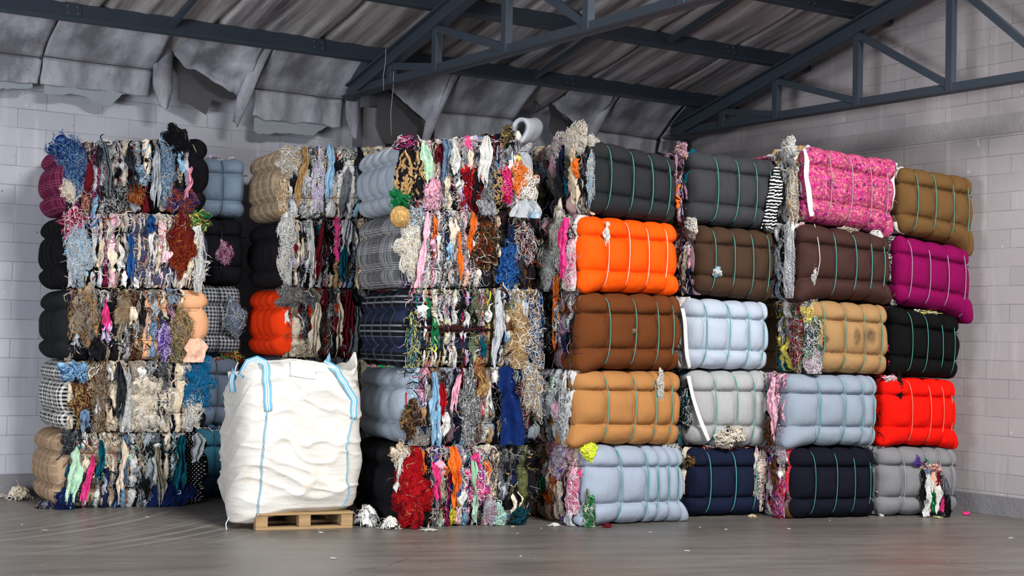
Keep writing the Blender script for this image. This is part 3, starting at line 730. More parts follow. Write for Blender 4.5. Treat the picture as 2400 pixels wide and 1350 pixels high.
c_bale('13', *P1, (-.016, 1.259, 1.326, 1.969, 1.355, 2.023), 1.05, fb('charcoal_fleece', '1b1c1f'), 'charcoal sided bale with a peach right end, in the middle of the leftmost stack',
       'k4 z3 2 2 T2 B2 c2.5 K2 1 1.5 3 1.5 p.8 d1 g1 l.4 w1', scol=TEAL, wr=(.045, .10), nthr=200, nrag=14, s_rng=(0, .86), mat2=fb('peach_fleece', 'd8a078'))
c_bale('14', *P1, (.005, 1.280, .684, 1.326, .682, 1.355), 1.05, fb('black_white_check', '111114', 'check', 'd8d6d2'), 'black and white checked bale with a blue yarn clump, fourth down in the leftmost stack',
       'c5 w4 k4 z3 a3 3 2 K2 g2 T1.5 s.8 h.5', wr=(.06, .13), nthr=150, nrag=14, s_rng=(0, .93), mat2=fb('black_felt', '121116'))
c_bale('15', *P1, (-.030, 1.301, .003, .684, -.026, .682), 1.05, fb('brown_tweed', '8a7058', 'tweed', 'b8a084'), 'brown tweed bale at the bottom of the leftmost stack, polka dots at its right end',
       'n3 t3 w4 c4 k3 1 3 m1.5 g2 d2 5 2 P.4 G1 q.5 h.5 b.7', scol='8a7058', wr=(.04, .09), nthr=190, nrag=16, s_rng=(0, .87), mat2=fb('black_polka_dot', '101014', 'polka', 'e8e6e2'))
# filler stack seen through the gap
PG = ((5.44, 13.80), -2)
for i, (k, z, m, lab) in enumerate((('g1', (2.735, 3.33, 2.745, 3.35), fb('slate_fleece', '74869a'), 'slate blue bale at the top of the gap behind the leftmost stack'),
        ('g2', (2.074, 2.735, 2.078, 2.745), fb('black_knit', '131218'), 'black bale in the gap behind the leftmost stack with a magenta knit hanging beside it'),
        ('g3', (1.392, 2.074, 1.384, 2.078), fb('dark_plaid', '16171c', 'check', 'a8acb2'), 'dark plaid bale in the gap behind the leftmost stack'),
        ('g4', (.685, 1.392, .682, 1.384), fb('slate_jersey', '5e6a7c'), 'slate grey bale in the gap left of the white bulk bag'),
        ('g5', (0, .682, 0, .679), fb('petrol_fleece', '2c5a6c'), 'petrol blue bale on the floor in the gap left of the white bulk bag'))):
    s_bale(k, *PG, (0.0, .46, *z), m, lab, straps=(-.1,), scol='35363c', D=.66, sw=.004)
# second stack
P2 = ((5.95, 13.02), -8)
c_bale('21', *P2, (-.02, 1.28, 2.706, 3.389, 2.80, 3.52), 1.06, fb('tan_check', '8f7a64', 'tweed', 'c2ae94'), 'tan checked tweed bale on top of the second stack from the left',
       'w5 l1 c3 k3 d2 s1.5 B1.5 g3 2 2 T1.5 n1 G1 r.3', scol='8f7a64', wr=(.045, .10), nthr=190, nrag=14, s_rng=(0, .8))
c_bale('22', *P2, (0, 1.26, 2.057, 2.698, 2.08, 2.80), 1.06, fb('matt_black', '1a1a1e'), 'matt black bale second from the top of the second stack from the left',
       'w5 a3 c2 R1.5 n1 t1.2 k3 d2 P.7 T1.5 g2 l.8 7 1 4', scol=TEAL, wr=(.035, .075), nthr=190, nrag=12, s_rng=(0, .8))
c_bale('23', *P2, (.02, 1.24, 1.393, 2.049, 1.43, 2.08), 1.06, fb('orange_red', 'e0380e'), 'orange red bale just above the white bulk bag, middle of the second stack',
       'G4 K3 c3 R2 w2 2 2 z2 k2 u.8', scol='b84a22', wr=(.06, .13), nthr=170, nrag=12, s_rng=(0, .8))
c_bale('24', *P2, (.02, 1.24, .70, 1.385, .70, 1.42), 1.06, fb('slate_cotton', '5f6b7b'), 'bale hidden behind the white bulk bag, its rag top showing above the bag',
       'z3 G3 a2 n1 k2 w1', wr=(.06, .12), nthr=60, nrag=4, res=.02, s_rng=(0, .8))
c_bale('25', *P2, (.02, 1.24, 0, .692, 0, .69), 1.06, fb('teal_cotton', '24506a'), 'bale on the floor hidden behind the white bulk bag',
       'z3 G3 a2 n1 k2 w1', wr=(.06, .12), nthr=0, nrag=0, res=.03, s_rng=(0, .8))
# third stack, nearest of the shredded fronts
P3 = ((6.14, 11.04), -10)
c_bale('31', *P3, (-.019, 1.194, 2.663, 3.254, 2.779, 3.470), 1.12, fb('pale_grey_fleece', '9aa2ac'), 'pale grey bale topping the third stack, a grey flap rolled up on its right corner',
       'w6 p2 c3 n2 4 2 l1 R1 y.5 o.6 k2 7 2 5 1.5 d1 P.7 e.6 a2 M1 6 .7', scol='9aa2ac', wr=(.025, .065), nthr=330, nrag=26, s_rng=(0, .94), mat2=fb('silver_fleece', 'a8adb4'))
c_bale('32', *P3, (-.003, 1.253, 2.019, 2.663, 2.078, 2.779), 1.12, fb('grey_glen_plaid', '2c2c31', 'glen', 'a8a8aa'), 'grey glen plaid bale with white and lavender strips, second down in the third stack',
       'w7 l2 p1.6 c2.4 o1 h1 n1 k2.2 s.6 4 1 7 1 5 1 B1', scol='2c2c31', wr=(.02, .055), nthr=280, nrag=18, split=.62, wr2=(.04, .09), cut2='k5 K2 B2 q2 n1 O1 w1.2 G1 c.6 R.6', mat2=fb('black_side', '141318'))
c_bale('33', *P3, (.042, 1.311, 1.349, 2.013, 1.385, 2.078), 1.12, fb('dark_tartan', '121318', 'plaid', '8c929e'), 'dark tartan bale with fine bright strips, in the middle of the third stack',
       'w6 k3 e1.4 y1.4 B2 P1 r.8 t1 l1 c2 n1 T1.5 q.8 Y.4 v.6', wr=(.016, .036), nthr=260, nrag=12, seg=(1, 2), split=.68, wr2=(.035, .07), cut2='w5 T2.5 g2 n1.4 B1 P.6 c2 b.7 s.5', mat2=fb('olive_fleece', '59624c'))
c_bale('34', *P3, (.059, 1.328, .701, 1.349, .692, 1.385), 1.12, fb('heather_grey', '8b95a1', 'heather', '6a7480'), 'heather grey bale with a navy cloth on its front, fourth down in the third stack',
       '1 3 2 2 R1.2 s1.5 r.8 w2 n2 T1.2 k2 5 1 G1.5 p.8 B1 z1', scol=TEAL, wr=(.045, .10), nthr=240, nrag=18)
c_bale('35', *P3, (.020, 1.283, -.002, .701, -.001, .692), 1.12, fb('black_cotton', '15151a'), 'black bale with a bright red yarn mass at the bottom of the third stack',
       'w6 o1 m1.5 p2 P1.4 v.8 k2 1 1.2 c1.4 l1 e.5 y.6 r.5 7 1.5 2 1 b.5', wr=(.025, .065), nthr=300, nrag=20, split=.7, wr2=(.05, .1), cut2='k4 2 2 3 G2 g1 q1 T.7 c.7 n1', mat2=fb('black_fleece_end', '141417'))
# fourth stack: smooth sides face the hall from here on
P4 = ((7.70, 10.47), -3)
s_bale('41', *P4, (.003, .955, 2.727, 3.400, 2.697, 3.298), fb('charcoal_wool', '2a2b2d'), 'charcoal bale on top of the fourth stack under a crest of cream rags', straps=(-.62, -.1, .35, .78), yoff=0,
       cut='c4 w4 M2 q1 t.8 n1.4 K2 2 2 p1.5 a2 s1', nthr=150, nrag=16, s_rng=(.12, 1))
s_bale('42', *P4, (-.082, .979, 2.040, 2.720, 2.052, 2.697), fb('vivid_orange', 'ff5606', rough=.75), 'vivid orange bale in the fourth stack with white straps', ears=((-1, -1, -.03, -.02), (1, -1, .02, -.02)), straps=(-.52, -.08, .32, .72), scol='e9e6e2', sw=.006, gu=.55,
       cut='z4 w4 P1.6 G2 k2.5 c2 2 1 p1', nthr=130, nrag=12, s_rng=(.12, 1), wr=(.04, .09))
s_bale('43', *P4, (-.074, 1.033, 1.362, 2.040, 1.357, 2.052), fb('chocolate_fleece', '63361a'), 'chocolate brown bale in the middle of the fourth stack', ears=((-1, -1, -.03, -.05),), straps=(-.5, .02, .48, .8),
       cut='k3 G2 2 2 p1 w2 o.5 1 1.5 e.5 M1 n1', nthr=120, nrag=10, s_rng=(.12, 1))
s_bale('44', *P4, (-.101, 1.049, .712, 1.362, .683, 1.357), fb('caramel_fleece', 'a87646'), 'caramel bale with a white tuft hanging on it, fourth down in the fourth stack', ears=((-1, -1, -.07, -.05),), straps=(-.48, .05, .45, .78),
       cut='g3 2 2 w3 k2 G2 m.7 M1 p.6 z1', nthr=120, nrag=10, s_rng=(.12, 1))
s_bale('45', *P4, (.005, 1.098, 0, .711, 0, .682), fb('powder_blue_fleece', '949eae'), 'powder blue bale at the bottom of the fourth stack, neon yellow rags on its corner', ears=((-1, -1, -.07, -.03), (1, -1, .06, -.02)), straps=(-.35, .18, .4, .62, .84),
       cut='v1 l2 a3 B2 P2 w3 b1 p2 e.6 z1.5 O1 T1', nthr=190, nrag=16, s_rng=(.12, 1))
# fifth stack
P5 = ((9.03, 10.63), -10)
s_bale('51', *P5, (-.06, .90, 2.732, 3.424, 2.713, 3.389), fb('dark_grey_wool', '38393c'), 'dark grey bale on top of the fifth stack beside the pink floral one', straps=(-.42, .06, .5, .86),
       cut='M3 h1 t1 e1 o.7 R1 l1 k1 w1 B1', nrag=12, s_rng=(.55, 1))
s_bale('52', *P5, (.03, .90, 2.069, 2.726, 2.027, 2.714), fb('brown_herringbone', '261b15', 'herring', '5c4534'), 'dark brown herringbone bale second from the top of the fifth stack', straps=(-.6, -.1, .38, .82),
       cut='M3 l2 w3 z2 p1.5 n1 k1', nrag=12, s_rng=(.55, 1))
s_bale('53', *P5, (-.09, .85, 1.368, 2.044, 1.373, 2.023), fb('ice_blue_fleece', 'a9b3c1'), 'ice blue bale in the middle of the fifth stack', straps=(-.55, 0.0, .46, .84),
       cut='w3 g2 k1 z1', nthr=40, nrag=4, s_rng=(.6, 1))
s_bale('54', *P5, (-.04, .88, .662, 1.361, .635, 1.373), fb('marl_grey', 'a6a6a6', 'heather', '8c8c8e'), 'marl grey bale with torn cream rags at its lower edge, in the fifth stack', straps=(-.4, .12, .56, .9),
       cut='k3 G2 w2 t.6', nthr=50, nrag=5, s_rng=(.6, 1))
s_bale('55', *P5, (-.02, .80, 0, .650, 0, .636), fb('midnight_blue', '141a30'), 'midnight blue bale on the floor at the bottom of the fifth stack', straps=(-.48, .2, .78), sw=.011,
       cut='T2 B1 k2 c1 m.5', nthr=50, nrag=5, s_rng=(.6, 1))
# sixth stack
P6 = ((9.9, 10.12), -13)
s_bale('61', *P6, (.03, 1.03, 2.794, 3.516, 2.709, 3.420), fb('pink_floral', 'd04880', 'floral'), 'pink floral print bale on top of the sixth stack', ears=((1, -1, .0, -.05), (1, 1, .02, .01)), straps=(-.5, -.02, .42, .8), scol='a8a6ae', sw=.007, gu=.38,
       cut='w4 g4 c2 T1.4 7 1 2 1 B.6', nthr=200, nrag=12, s_rng=(.5, 1))
s_bale('62', *P6, (-.02, 1.00, 2.051, 2.777, 2.052, 2.699), fb('espresso_satin', '3c2622', rough=.7), 'espresso brown bale under the pink floral bale', ears=((-1, -1, -.03, -.05), (1, -1, .03, -.03)), straps=(-.28, .16, .52, .82), sw=.009, gu=.28,
       cut='g3 w3 k2 d1.4 2 1 r.4 s.6', nthr=150, nrag=8, s_rng=(.5, 1))
s_bale('63', *P6, (.12, .99, 1.369, 2.056, 1.349, 2.023), fb('camel_stained', '9c7a52', 'stained'), 'camel bale with two dark smudges in the middle of the sixth stack', straps=(-.72, -.18, .32, .78), sw=.006,
       cut='y1.6 q1 r1 t1 w2 7 1.6 n1 z2 k1 M1 e1', nthr=200, nrag=12, s_rng=(.5, 1))
s_bale('64', *P6, (-.12, .88, .681, 1.353, .666, 1.347), fb('blue_grey_wool', '8b95a2', 'heather', '7f8b9a'), 'blue grey wool bale in the sixth stack beside the red one', ears=((-1, -1, -.06, -.05),), straps=(-.35, .2, .62, .9), sw=.006,
       cut='p2.5 B2 M1.5 k1.5 w1.5 z1 t.5', nthr=90, nrag=10, s_rng=(.5, 1))
s_bale('65', *P6, (-.07, .86, .0, .673, 0, .658), fb('blue_black_jersey', '10111c'), 'blue black bale on the floor at the bottom of the sixth stack', straps=(-.5, .02, .46, .86), sw=.005,
       cut='B2 M2 P1 r1 v1 w1.4 z1 k1 c1', nthr=120, nrag=12, s_rng=(.5, 1))
# seventh stack, against the gable wall
P7 = ((10.86, 9.93), -12)
s_bale('71', *P7, (.13, 1.00, 2.724, 3.384, 2.628, 3.315), fb('golden_brown', '64492a'), 'golden brown bale on top of the rightmost stack', ears=((1, -1, .02, -.12),), straps=(-.6, -.1, .4, .85), sw=.006, cut='w3 c2 k1', nthr=60, nrag=5, s_rng=(.6, 1))
s_bale('72', *P7, (.11, .98, 2.037, 2.710, 1.954, 2.617), fb('magenta_jersey', '7a0448'), 'magenta bale second from the top of the rightmost stack', ears=((1, -1, .05, -.10),), straps=(-.7, -.2, .3, .8), scol='a8a6ae', sw=.007, gu=.34, cut='k2 t1 w1', nthr=40, nrag=4, s_rng=(.6, 1))
s_bale('73', *P7, (.06, .86, 1.348, 2.022, 1.317, 1.942), fb('deep_black_fleece', '0a0a0b'), 'deep black bale in the middle of the rightmost stack', straps=(-.5, -.04, .42, .8), sw=.005, cut='k2 P.4 r.4', nthr=40, nrag=3, s_rng=(.6, 1))
s_bale('74', *P7, (-.02, .82, .676, 1.347, .660, 1.316), fb('scarlet_fleece', 'e01206'), 'scarlet bale second from the bottom of the rightmost stack', ears=((1, -1, .04, -.03), (-1, -1, -.05, -.03)), straps=(-.3, .22, .6, .88), scol='c49a78', sw=.005, cut='k2 r1', nthr=30, nrag=3, s_rng=(.6, 1))
s_bale('75', *P7, (-.06, .86, 0, .677, 0, .651), fb('stone_grey', '77777a'), 'stone grey bale at the bottom of the rightmost stack, rags spilling down its front', straps=(-.45, .15, .5, .82), sw=.003, scol='a8a6ae', cut='G2 w1', nthr=30, nrag=3, s_rng=(.6, 1))
# ------------------------------------------------------------------ rags and yarn that stand out on single bales
def TG(k, *a, **kw): t, b = ALL[k]; return tangle(b, t, *a, **kw)
def DR(k, *a, **kw): t, b = ALL[k]; return drape(b, t, *a, **kw)
def front(k, u, v, out=.02):
    return ALL[k][1].point(np.array([float(u)]), np.array([-1.]), np.array([float(v)]), out)[0]
TH = dict(rad=(.002, .005))
TG('11', -.02, .86, .13, .13, 'N2 8 d', n=120, seed=1, label='tangle of dark blue yarn', **TH)
TG('11', .05, .62, .07, .22, 'N1 d2 8', n=120, seed=2, label='tangle of grey blue yarn', **TH)
TG('11', .02, .32, .06, .08, 'c3 w', n=50, seed=3, label='cream knotted wool', **TH)
TG('11', .80, 1.0, .14, .14, 'k', n=220, seed=4, name='fur_scrap', label='shaggy black fur', L=(.06, .16), **TH)
TG('11', .70, .52, .10, .30, 'd3 s1 g', n=160, seed=5, name='frayed_denim', label='frayed pale denim piece', L=(.06, .2), depth=.05, **TH)
TG('11', .53, .50, .085, .10, 's2 w N', n=70, seed=6, label='blue and white striped knit', L=(.06, .15), depth=.04, **TH)
TG('11', .50, .26, .09, .11, 'O2 T', n=80, seed=7, label='rust and ochre knit', L=(.06, .15), depth=.04, **TH)
TG('11', .36, .2, .13, .15, '1 2 k', n=120, seed=8, label='black and white boucle yarn', L=(.06, .15), depth=.04, **TH)
TG('11', .84, .16, .16, .12, '9 O N', n=90, seed=9, label='rust and blue mottled knit', L=(.06, .15), depth=.03, **TH)
DR('11', .25, .96, .07, .5, 'G', 11); DR('11', .44, .9, .09, .4, 'K', 12); DR('11', .62, .98, .06, .55, 'g2', 13); DR('11', .9, .6, .05, .3, 'p', 14, label='pink rag')
TG('12', .86, .62, .11, .26, 'O3 R2', n=260, seed=11, label='mass of rust red yarn', L=(.15, .5), **TH)
TG('12', .08, .52, .09, .28, 'g3 s1', n=220, seed=12, label='mass of pale grey yarn', L=(.1, .35), **TH)
TG('12', .03, .9, .09, .12, 'P1 R2 p w', n=70, seed=13, label='pink and red rags', **TH)
TG('12', .96, .92, .09, .08, 'e2 R y', n=80, seed=14, label='green patterned scarf', **TH)
DR('12', .58, .98, .09, .17, 'b', 15, label='royal blue rag'); DR('12', .44, .75, .06, .42, 'b', 16, fold=.01)
DR('12', .40, .22, .06, .12, 'w', 17, name='paper_scrap', label='white paper scrap', mat=M_PAPER, fold=.004); DR('12', .50, .14, .07, .08, 'w', 18, name='paper_scrap', label='white paper scrap', mat=M_PAPER, fold=.004)
TG('12', .98, .45, .03, .36, 'w', n=50, seed=19, label='long white thread strands', L=(.3, .7), curl=.2, depth=.02, **TH)
TG('13', .12, .62, .11, .26, 'z2 B T', n=120, seed=21, name='fur_scrap', label='brown fur scrap', L=(.05, .12), **TH)
TG('13', .40, .7, .07, .2, 'T z', n=80, seed=22, name='fur_scrap', label='tan fur scrap', L=(.05, .12), **TH)
TG('13', .82, .35, .12, .28, 'T2 q z', n=140, seed=23, label='khaki yarn bundle', L=(.1, .3), **TH)
TG('13', .72, .28, .07, .18, 'l v', n=60, seed=24, label='lilac yarn', L=(.05, .15), **TH)
DR('13', .26, .85, .07, .26, 'P', 25, label='bright pink rag'); DR('13', .95, .3, .2, .34, 'h', 26, label='peach cloth flap', fold=.01, flare=.4); DR('13', .2, .3, .12, .2, 'k', 27)
TG('14', .03, .86, .13, .10, 's2 b', n=120, seed=31, label='denim blue yarn', L=(.06, .16), **TH)
TG('14', .97, .68, .12, .24, 'i4 8 T.4', n=200, seed=32, label='clump of turquoise yarn', L=(.1, .3), **TH)
TG('14', .10, .45, .11, .16, 'B2 T', n=60, seed=33, name='satin_scrap', label='bronze satin scrap', L=(.06, .14), **TH)
TG('14', .24, .45, .07, .34, '3 B z', n=140, seed=34, name='fur_scrap', label='brown fleece strip', L=(.05, .1), depth=.04, **TH)
TG('14', .62, .4, .2, .3, 'c3 w z', n=200, seed=35, name='fur_scrap', label='cream fur pieces', L=(.05, .12), **TH)
TG('14', .42, .35, .07, .28, 'w3 g', n=90, seed=36, name='fur_scrap', label='white fur strip', L=(.05, .12), **TH)
TG('14', .93, .3, .08, .2, 'w c g', n=80, seed=37, **TH)
DR('14', .12, .34, .1, .2, 'd', 38, label='blue rag'); DR('14', .36, .98, .08, .5, 'K', 39)
TG('15', .78, .13, .2, .13, 'N2 n', n=140, seed=41, label='heap of navy cloth', L=(.06, .2), **TH)
TG('15', .02, .1, .09, .11, 'N n', n=60, seed=42, label='navy rag', L=(.06, .2), **TH)
DR('15', .10, .82, .10, .5, 'm', 43, label='mint green cloth'); DR('15', .2, .72, .06, .42, 'P', 44, label='red print rag'); DR('15', .27, .9, .06, .36, 't', 45); DR('15', .42, .9, .08, .5, 'c', 46); DR('15', .66, .8, .07, .5, 'z', 47); DR('15', .84, .98, .12, .5, 't', 48, label='petrol blue cloth'); DR('15', .95, .99, .12, .26, 'g', 49)
TG('15', .05, .88, .1, .11, 'K2 G', n=100, seed=50, label='charcoal wool', L=(.05, .12), **TH)
TG('21', .04, .80, .13, .18, 'g2 w c T', n=120, seed=51, L=(.06, .2), **TH)
TG('21', .26, .5, .065, .30, 'l2 w2', n=140, seed=52, name='ruffled_cloth', label='lilac white ruffled cloth', L=(.05, .12), **TH)
DR('21', .15, 1.0, .09, .5, 'T', 53, label='tan cloth'); DR('21', .34, 1.0, .08, .5, 's', 54); DR('21', .58, .98, .1, .65, 'k', 55); DR('21', .48, .7, .08, .45, 'G', 56)
TG('21', -.02, .3, .06, .16, 'a2 T', n=60, seed=57, L=(.06, .15), **TH)
TG('22', .02, .6, .08, .36, 'w2 c g 7', n=160, seed=58, label='white and grey yarn strands', L=(.1, .3), **TH)
DR('22', .2, .98, .06, .6, 'w', 59); DR('22', .3, .95, .06, .55, 'R', 60); DR('22', .5, .98, .1, .34, 'g', 61); DR('22', .46, .62, .08, .34, 't', 62); DR('22', .62, .9, .08, .62, 'a', 63)
TG('22', -.42, .52, .07, .11, 'M2 u', n=80, seed=64, name='knit_scrap', label='magenta knit scrap', L=(.05, .12), out=-.3, **TH)
TG('23', .06, .88, .16, .1, 'G2 2 z', n=140, seed=65, label='grey knotted yarn', L=(.06, .2), **TH)
DR('23', .52, .98, .12, .6, 'R', 66, label='dark red cloth'); DR('23', .44, .95, .07, .55, 'c', 67); DR('23', .25, .8, .12, .5, 'c', 68); DR('23', .6, .75, .14, .5, 'G', 69)
TG('23', .18, .1, .12, .12, 'z a', n=80, seed=70, L=(.05, .15), **TH)
# third stack
TG('31', .0, .58, .07, .22, 'T2 k2', n=26, seed=71, name='twisted_rope', label='tan and black twisted cloth rope', rad=(.016, .024), L=(.22, .4), curl=.3)
TG('31', .10, .60, .06, .22, 'T2 k2', n=22, seed=72, name='twisted_rope', label='tan and black twisted cloth rope', rad=(.016, .024), L=(.22, .4), curl=.3)
TG('31', -.04, .2, .07, .08, 'e', n=50, seed=73, label='green yarn tuft', **TH)
TG('31', -.0, .96, .11, .06, 'P n2 R w.5', n=60, seed=74, **TH)
TG('31', .22, .2, .10, .13, 'p3 M', n=60, seed=75, name='pink_cloth', label='bunched pink cloth', L=(.06, .15), **TH)
DR('31', .2, .44, .12, .16, 'p', 76, label='pink cloth'); DR('31', .36, .98, .1, .3, 'w', 77); DR('31', .62, .98, .13, .42, 'w', 78); DR('31', .12, .98, .1, .36, 'm', 79); DR('31', .55, .5, .08, .3, 'k', 80); DR('31', .3, .98, .07, .36, 'd', 81)
TG('31', .52, .36, .10, .20, 'r2 R', n=26, seed=82, label='loop of red cord', rad=(.004, .008), L=(.25, .45), curl=.22, depth=.04)
TG('31', .90, .42, .07, .16, 'o3 h', n=60, seed=83, label='orange rags', L=(.08, .2), rad=(.004, .01))
TG('31', .80, .3, .06, .15, 'P3 r', n=60, seed=84, label='hot pink rags', L=(.08, .2), rad=(.004, .01))
TG('31', .98, .24, .09, .2, 'w3 h', n=60, seed=85, label='white and peach rags', L=(.08, .22), rad=(.005, .012))
TG('31', .72, .3, .09, .16, 'n T2', n=30, seed=86, name='striped_knit', label='tan and navy striped knit', L=(.08, .2), rad=(.008, .014))
TG('31', .66, .3, .06, .26, '2 G', n=120, seed=87, L=(.08, .2), **TH)
TG('31', .80, .96, .045, .10, 'T q k', n=100, seed=88, label='olive and gold yarn', L=(.06, .14), **TH)
DR('31', .60, .12, .22, .36, '2', 89, name='hanging_sweater', label='grey marl sweater', out=.06, fold=.03); DR('31', .93, .1, .24, .32, 'g', 90, name='hanging_sweater', label='pale grey sweater', out=.06, fold=.03)
DR('31', 1.02, .0, .1, .2, 's', 91, out=.05)
def cap(k):
    t, b = ALL[k]; c = place(b, -.06, .93, .06); u, v = np.meshgrid(np.linspace(0, 2 * PI, 29), np.linspace(0, 1, 12), indexing='ij')
    r = .088 * np.sin(v * PI * .62) ; d = .07 * np.cos(v * PI * .62) * (1 + .1 * sn(u * 2, v * 2, 5))
    V = np.stack([c[0] - d + .008 * np.sin(v * 60), c[1] + r * np.cos(u), c[2] + 1.05 * r * np.sin(u)], -1).reshape(-1, 3); F = gridf(29, 12)
    mk('woven_cap', V, F, M_RAG, t, cols={'cola': np.tile(np.array(lin('d6ae6e', .8)), (len(F), 1)), 'colb': np.tile(np.array(lin('8a6230')), (len(F), 1))}, label='tan woven cap')
cap('32')
def roll(k):
    """flap of pale fleece rolled over the top corner"""
    t, b = ALL[k]; p0 = place(b, .95, .98, -.06); a = np.linspace(0, 1, 46)[:, None]; w = np.linspace(-1, 1, 18)[None, :]
    ang = -.42 * PI + a * 1.5 * PI; rad = .10 - .022 * a - .016 * np.sin(a * PI * 3) + .012 * sn(a * 3, w * 2, 4)
    cx = -rad * np.cos(ang) * 1.05; cz = .03 + rad * 1.0 * np.sin(ang); ax = w * .17 * (1 - .25 * a) + .012 * sn(a * 5, w * 3, 6)
    ro = R(44); y = p0[1] - .03 + cx * math.cos(ro) - ax * math.sin(ro); x = p0[0] + cx * math.sin(ro) + ax * math.cos(ro)
    o = mk('rolled_flap', np.stack([x, y, p0[2] + cz + .03 * w * (1 - a)], -1).reshape(-1, 3), gridf(46, 18), fabric('silver_flap', 'a8adb4'), t, label='pale grey flap rolled up')
    m = o.modifiers.new('thick', 'SOLIDIFY'); m.thickness = .035; m.offset = 0
roll('31')
TG('32', .03, .55, .09, .27, 'c3 w2 g', n=220, seed=101, label='cream yarn bundle', L=(.1, .3), **TH)
TG('32', .05, .92, .1, .1, '2 w s G', n=120, seed=102, L=(.08, .2), **TH)
DR('32', .14, .98, .06, .62, 'p', 103, label='pale pink strip', fold=.006); DR('32', .39, .72, .06, .45, 'o', 104, label='orange strip', fold=.006); DR('32', .49, .98, .05, .3, 'o', 105)
TG('32', .80, .28, .08, .24, 'b4 N', n=60, seed=106, name='blue_cloth', label='royal blue cloth', L=(.1, .25), rad=(.008, .016))
TG('32', .62, .55, .16, .22, 'k2 B2 O1.4 w.5 q', n=140, seed=107, L=(.1, .35), **TH)
TG('32', .90, .62, .1, .24, 'g w k n O', n=120, seed=108, L=(.1, .35), **TH)
TG('33', .03, .2, .05, .42, 'n k d t y', n=120, seed=109, L=(.1, .25), **TH)
TG('33', .84, .35, .1, .28, 'T3 c', n=160, seed=110, label='tan yarn bundle', L=(.08, .25), **TH)
TG('33', .97, .45, .08, .36, 'w2 n b T', n=160, seed=111, L=(.1, .35), **TH)
TG('33', .40, .49, .3, .035, 'k R n B', n=120, seed=112, L=(.06, .14), depth=.03, **TH)
DR('33', .67, .98, .08, .62, 'g', 113, fold=.01)
TG('33', -.2, -.04, .12, .035, 'e3 P1', n=60, seed=114, label='green and pink rags', L=(.06, .14), depth=.03, rad=(.004, .009))
TG('34', .02, .35, .07, .17, 'B2 k T', n=140, seed=121, name='fur_scrap', label='dark brown fur', L=(.06, .16), **TH)
TG('34', .08, .03, .09, .1, '2 z', n=100, seed=122, label='taupe melange wool', L=(.05, .12), **TH)
DR('34', .72, 1.0, .24, .78, 'N', 123, name='navy_cloth', label='large navy cloth', out=.06, fold=.045)
DR('34', .24, .8, .08, .4, 'r', 124, label='red rag'); DR('34', .17, .95, .1, .66, 's', 125, label='sky blue cloth'); DR('34', .36, .9, .08, .3, 'p', 126); DR('34', .27, .42, .11, .22, 'w', 127); DR('34', .53, .98, .1, .24, 'T', 128)
TG('34', .53, .92, .06, .12, 'O T', n=80, seed=129, name='fur_scrap', label='ginger fur', L=(.05, .1), **TH); TG('34', .46, .45, .09, .38, '1 2', n=200, seed=130, L=(.05, .14), depth=.05, **TH); TG('34', .84, .4, .09, .3, 'R k 2', n=140, seed=131, L=(.08, .2), **TH); TG('34', .94, .7, .1, .26, '2 w T', n=140, seed=132, L=(.1, .3), **TH)
TG('35', .06, .47, .15, .34, 'r5 R1 T.25', n=620, seed=141, label='mass of bright red yarn', L=(.08, .22), depth=.13, rad=(.003, .007), curl=.8)
TG('35', -.02, .88, .07, .1, 'c2 T w', n=60, seed=142, L=(.06, .2), **TH)
DR('35', -.03, .86, .06, .3, 'w', 143); DR('35', .22, .8, .07, .34, 'P', 144, label='crimson strip'); DR('35', .36, .98, .08, .5, 'o', 145, label='orange cloth'); DR('35', .52, .8, .06, .5, 'm', 146)
TG('35', .74, .12, .07, .12, 'm3 s', n=80, seed=147, label='mint yarn hank', L=(.06, .16), **TH); TG('35', .56, .5, .1, .18, 'P2 p w v', n=100, seed=148, L=(.08, .2), rad=(.004, .009)); TG('35', .68, .16, .06, .14, 'g M', n=60, seed=149, L=(.06, .16), **TH)
TG('35', .9, .1, .09, .12, 't k', n=70, seed=150, L=(.06, .16), **TH)
# fourth stack: rags about the leading corner, tufts on the fronts
def FT(k, u, v, rw, rh, key, n, seed, out=.0, **kw):
    return TG(k, 0, 0, rw, rh, key, n=n, seed=seed, at=front(k, u, v, out), rot=PI / 2, **{**dict(rad=(.002, .005), L=(.06, .2), depth=.04), **kw})
def FD(k, u, v, w, L, key, seed, out=.03, **kw): return DR(k, 0, 0, w, L, key, seed, at=front(k, u, v, out), rot=PI / 2, **kw)
TG('41', .86, 1.0, .16, .12, 'c3 w2 a', n=200, seed=201, label='crest of cream rags', L=(.08, .25), rad=(.003, .009))
TG('41', .62, .98, .14, .1, 'w M c', n=100, seed=202, L=(.08, .25), rad=(.003, .009))
TG('41', .78, .62, .09, .12, 'q2 z', n=90, seed=203, name='fur_scrap', label='olive fur tuft', L=(.06, .14), **TH)
DR('41', .9, .92, .08, .5, 'a', 204); DR('41', .74, .95, .07, .3, 'n', 205); DR('41', .7, .75, .1, .5, 'K', 206); DR('41', .97, .7, .05, .18, 'o', 207)
FT('41', -.93, .93, .07, .05, 'w2 c', 60, 208); FT('41', -.96, 0, .03, .24, 's w g', 60, 209, L=(.1, .3))
DR('42', .93, .95, .1, .5, 'P', 210, label='hot pink rag'); TG('42', .78, .75, .12, .26, 'w2 c z', n=120, seed=211, L=(.1, .3), **TH); TG('42', .6, .3, .1, .2, 'w g', n=100, seed=212, L=(.08, .2), **TH); TG('42', .95, .35, .07, .22, 'w p', n=100, seed=213, L=(.06, .2), **TH)
FD('42', -.52, .86, .07, .19, 'w', 214, label='white rag', fold=.006)
TG('43', .72, .85, .03, .3, 'o2', n=26, seed=215, label='orange cord', L=(.3, .5), curl=.2, rad=(.005, .009), depth=.02); TG('43', .62, .5, .1, .14, 'k G', n=70, seed=216, L=(.06, .2), **TH)
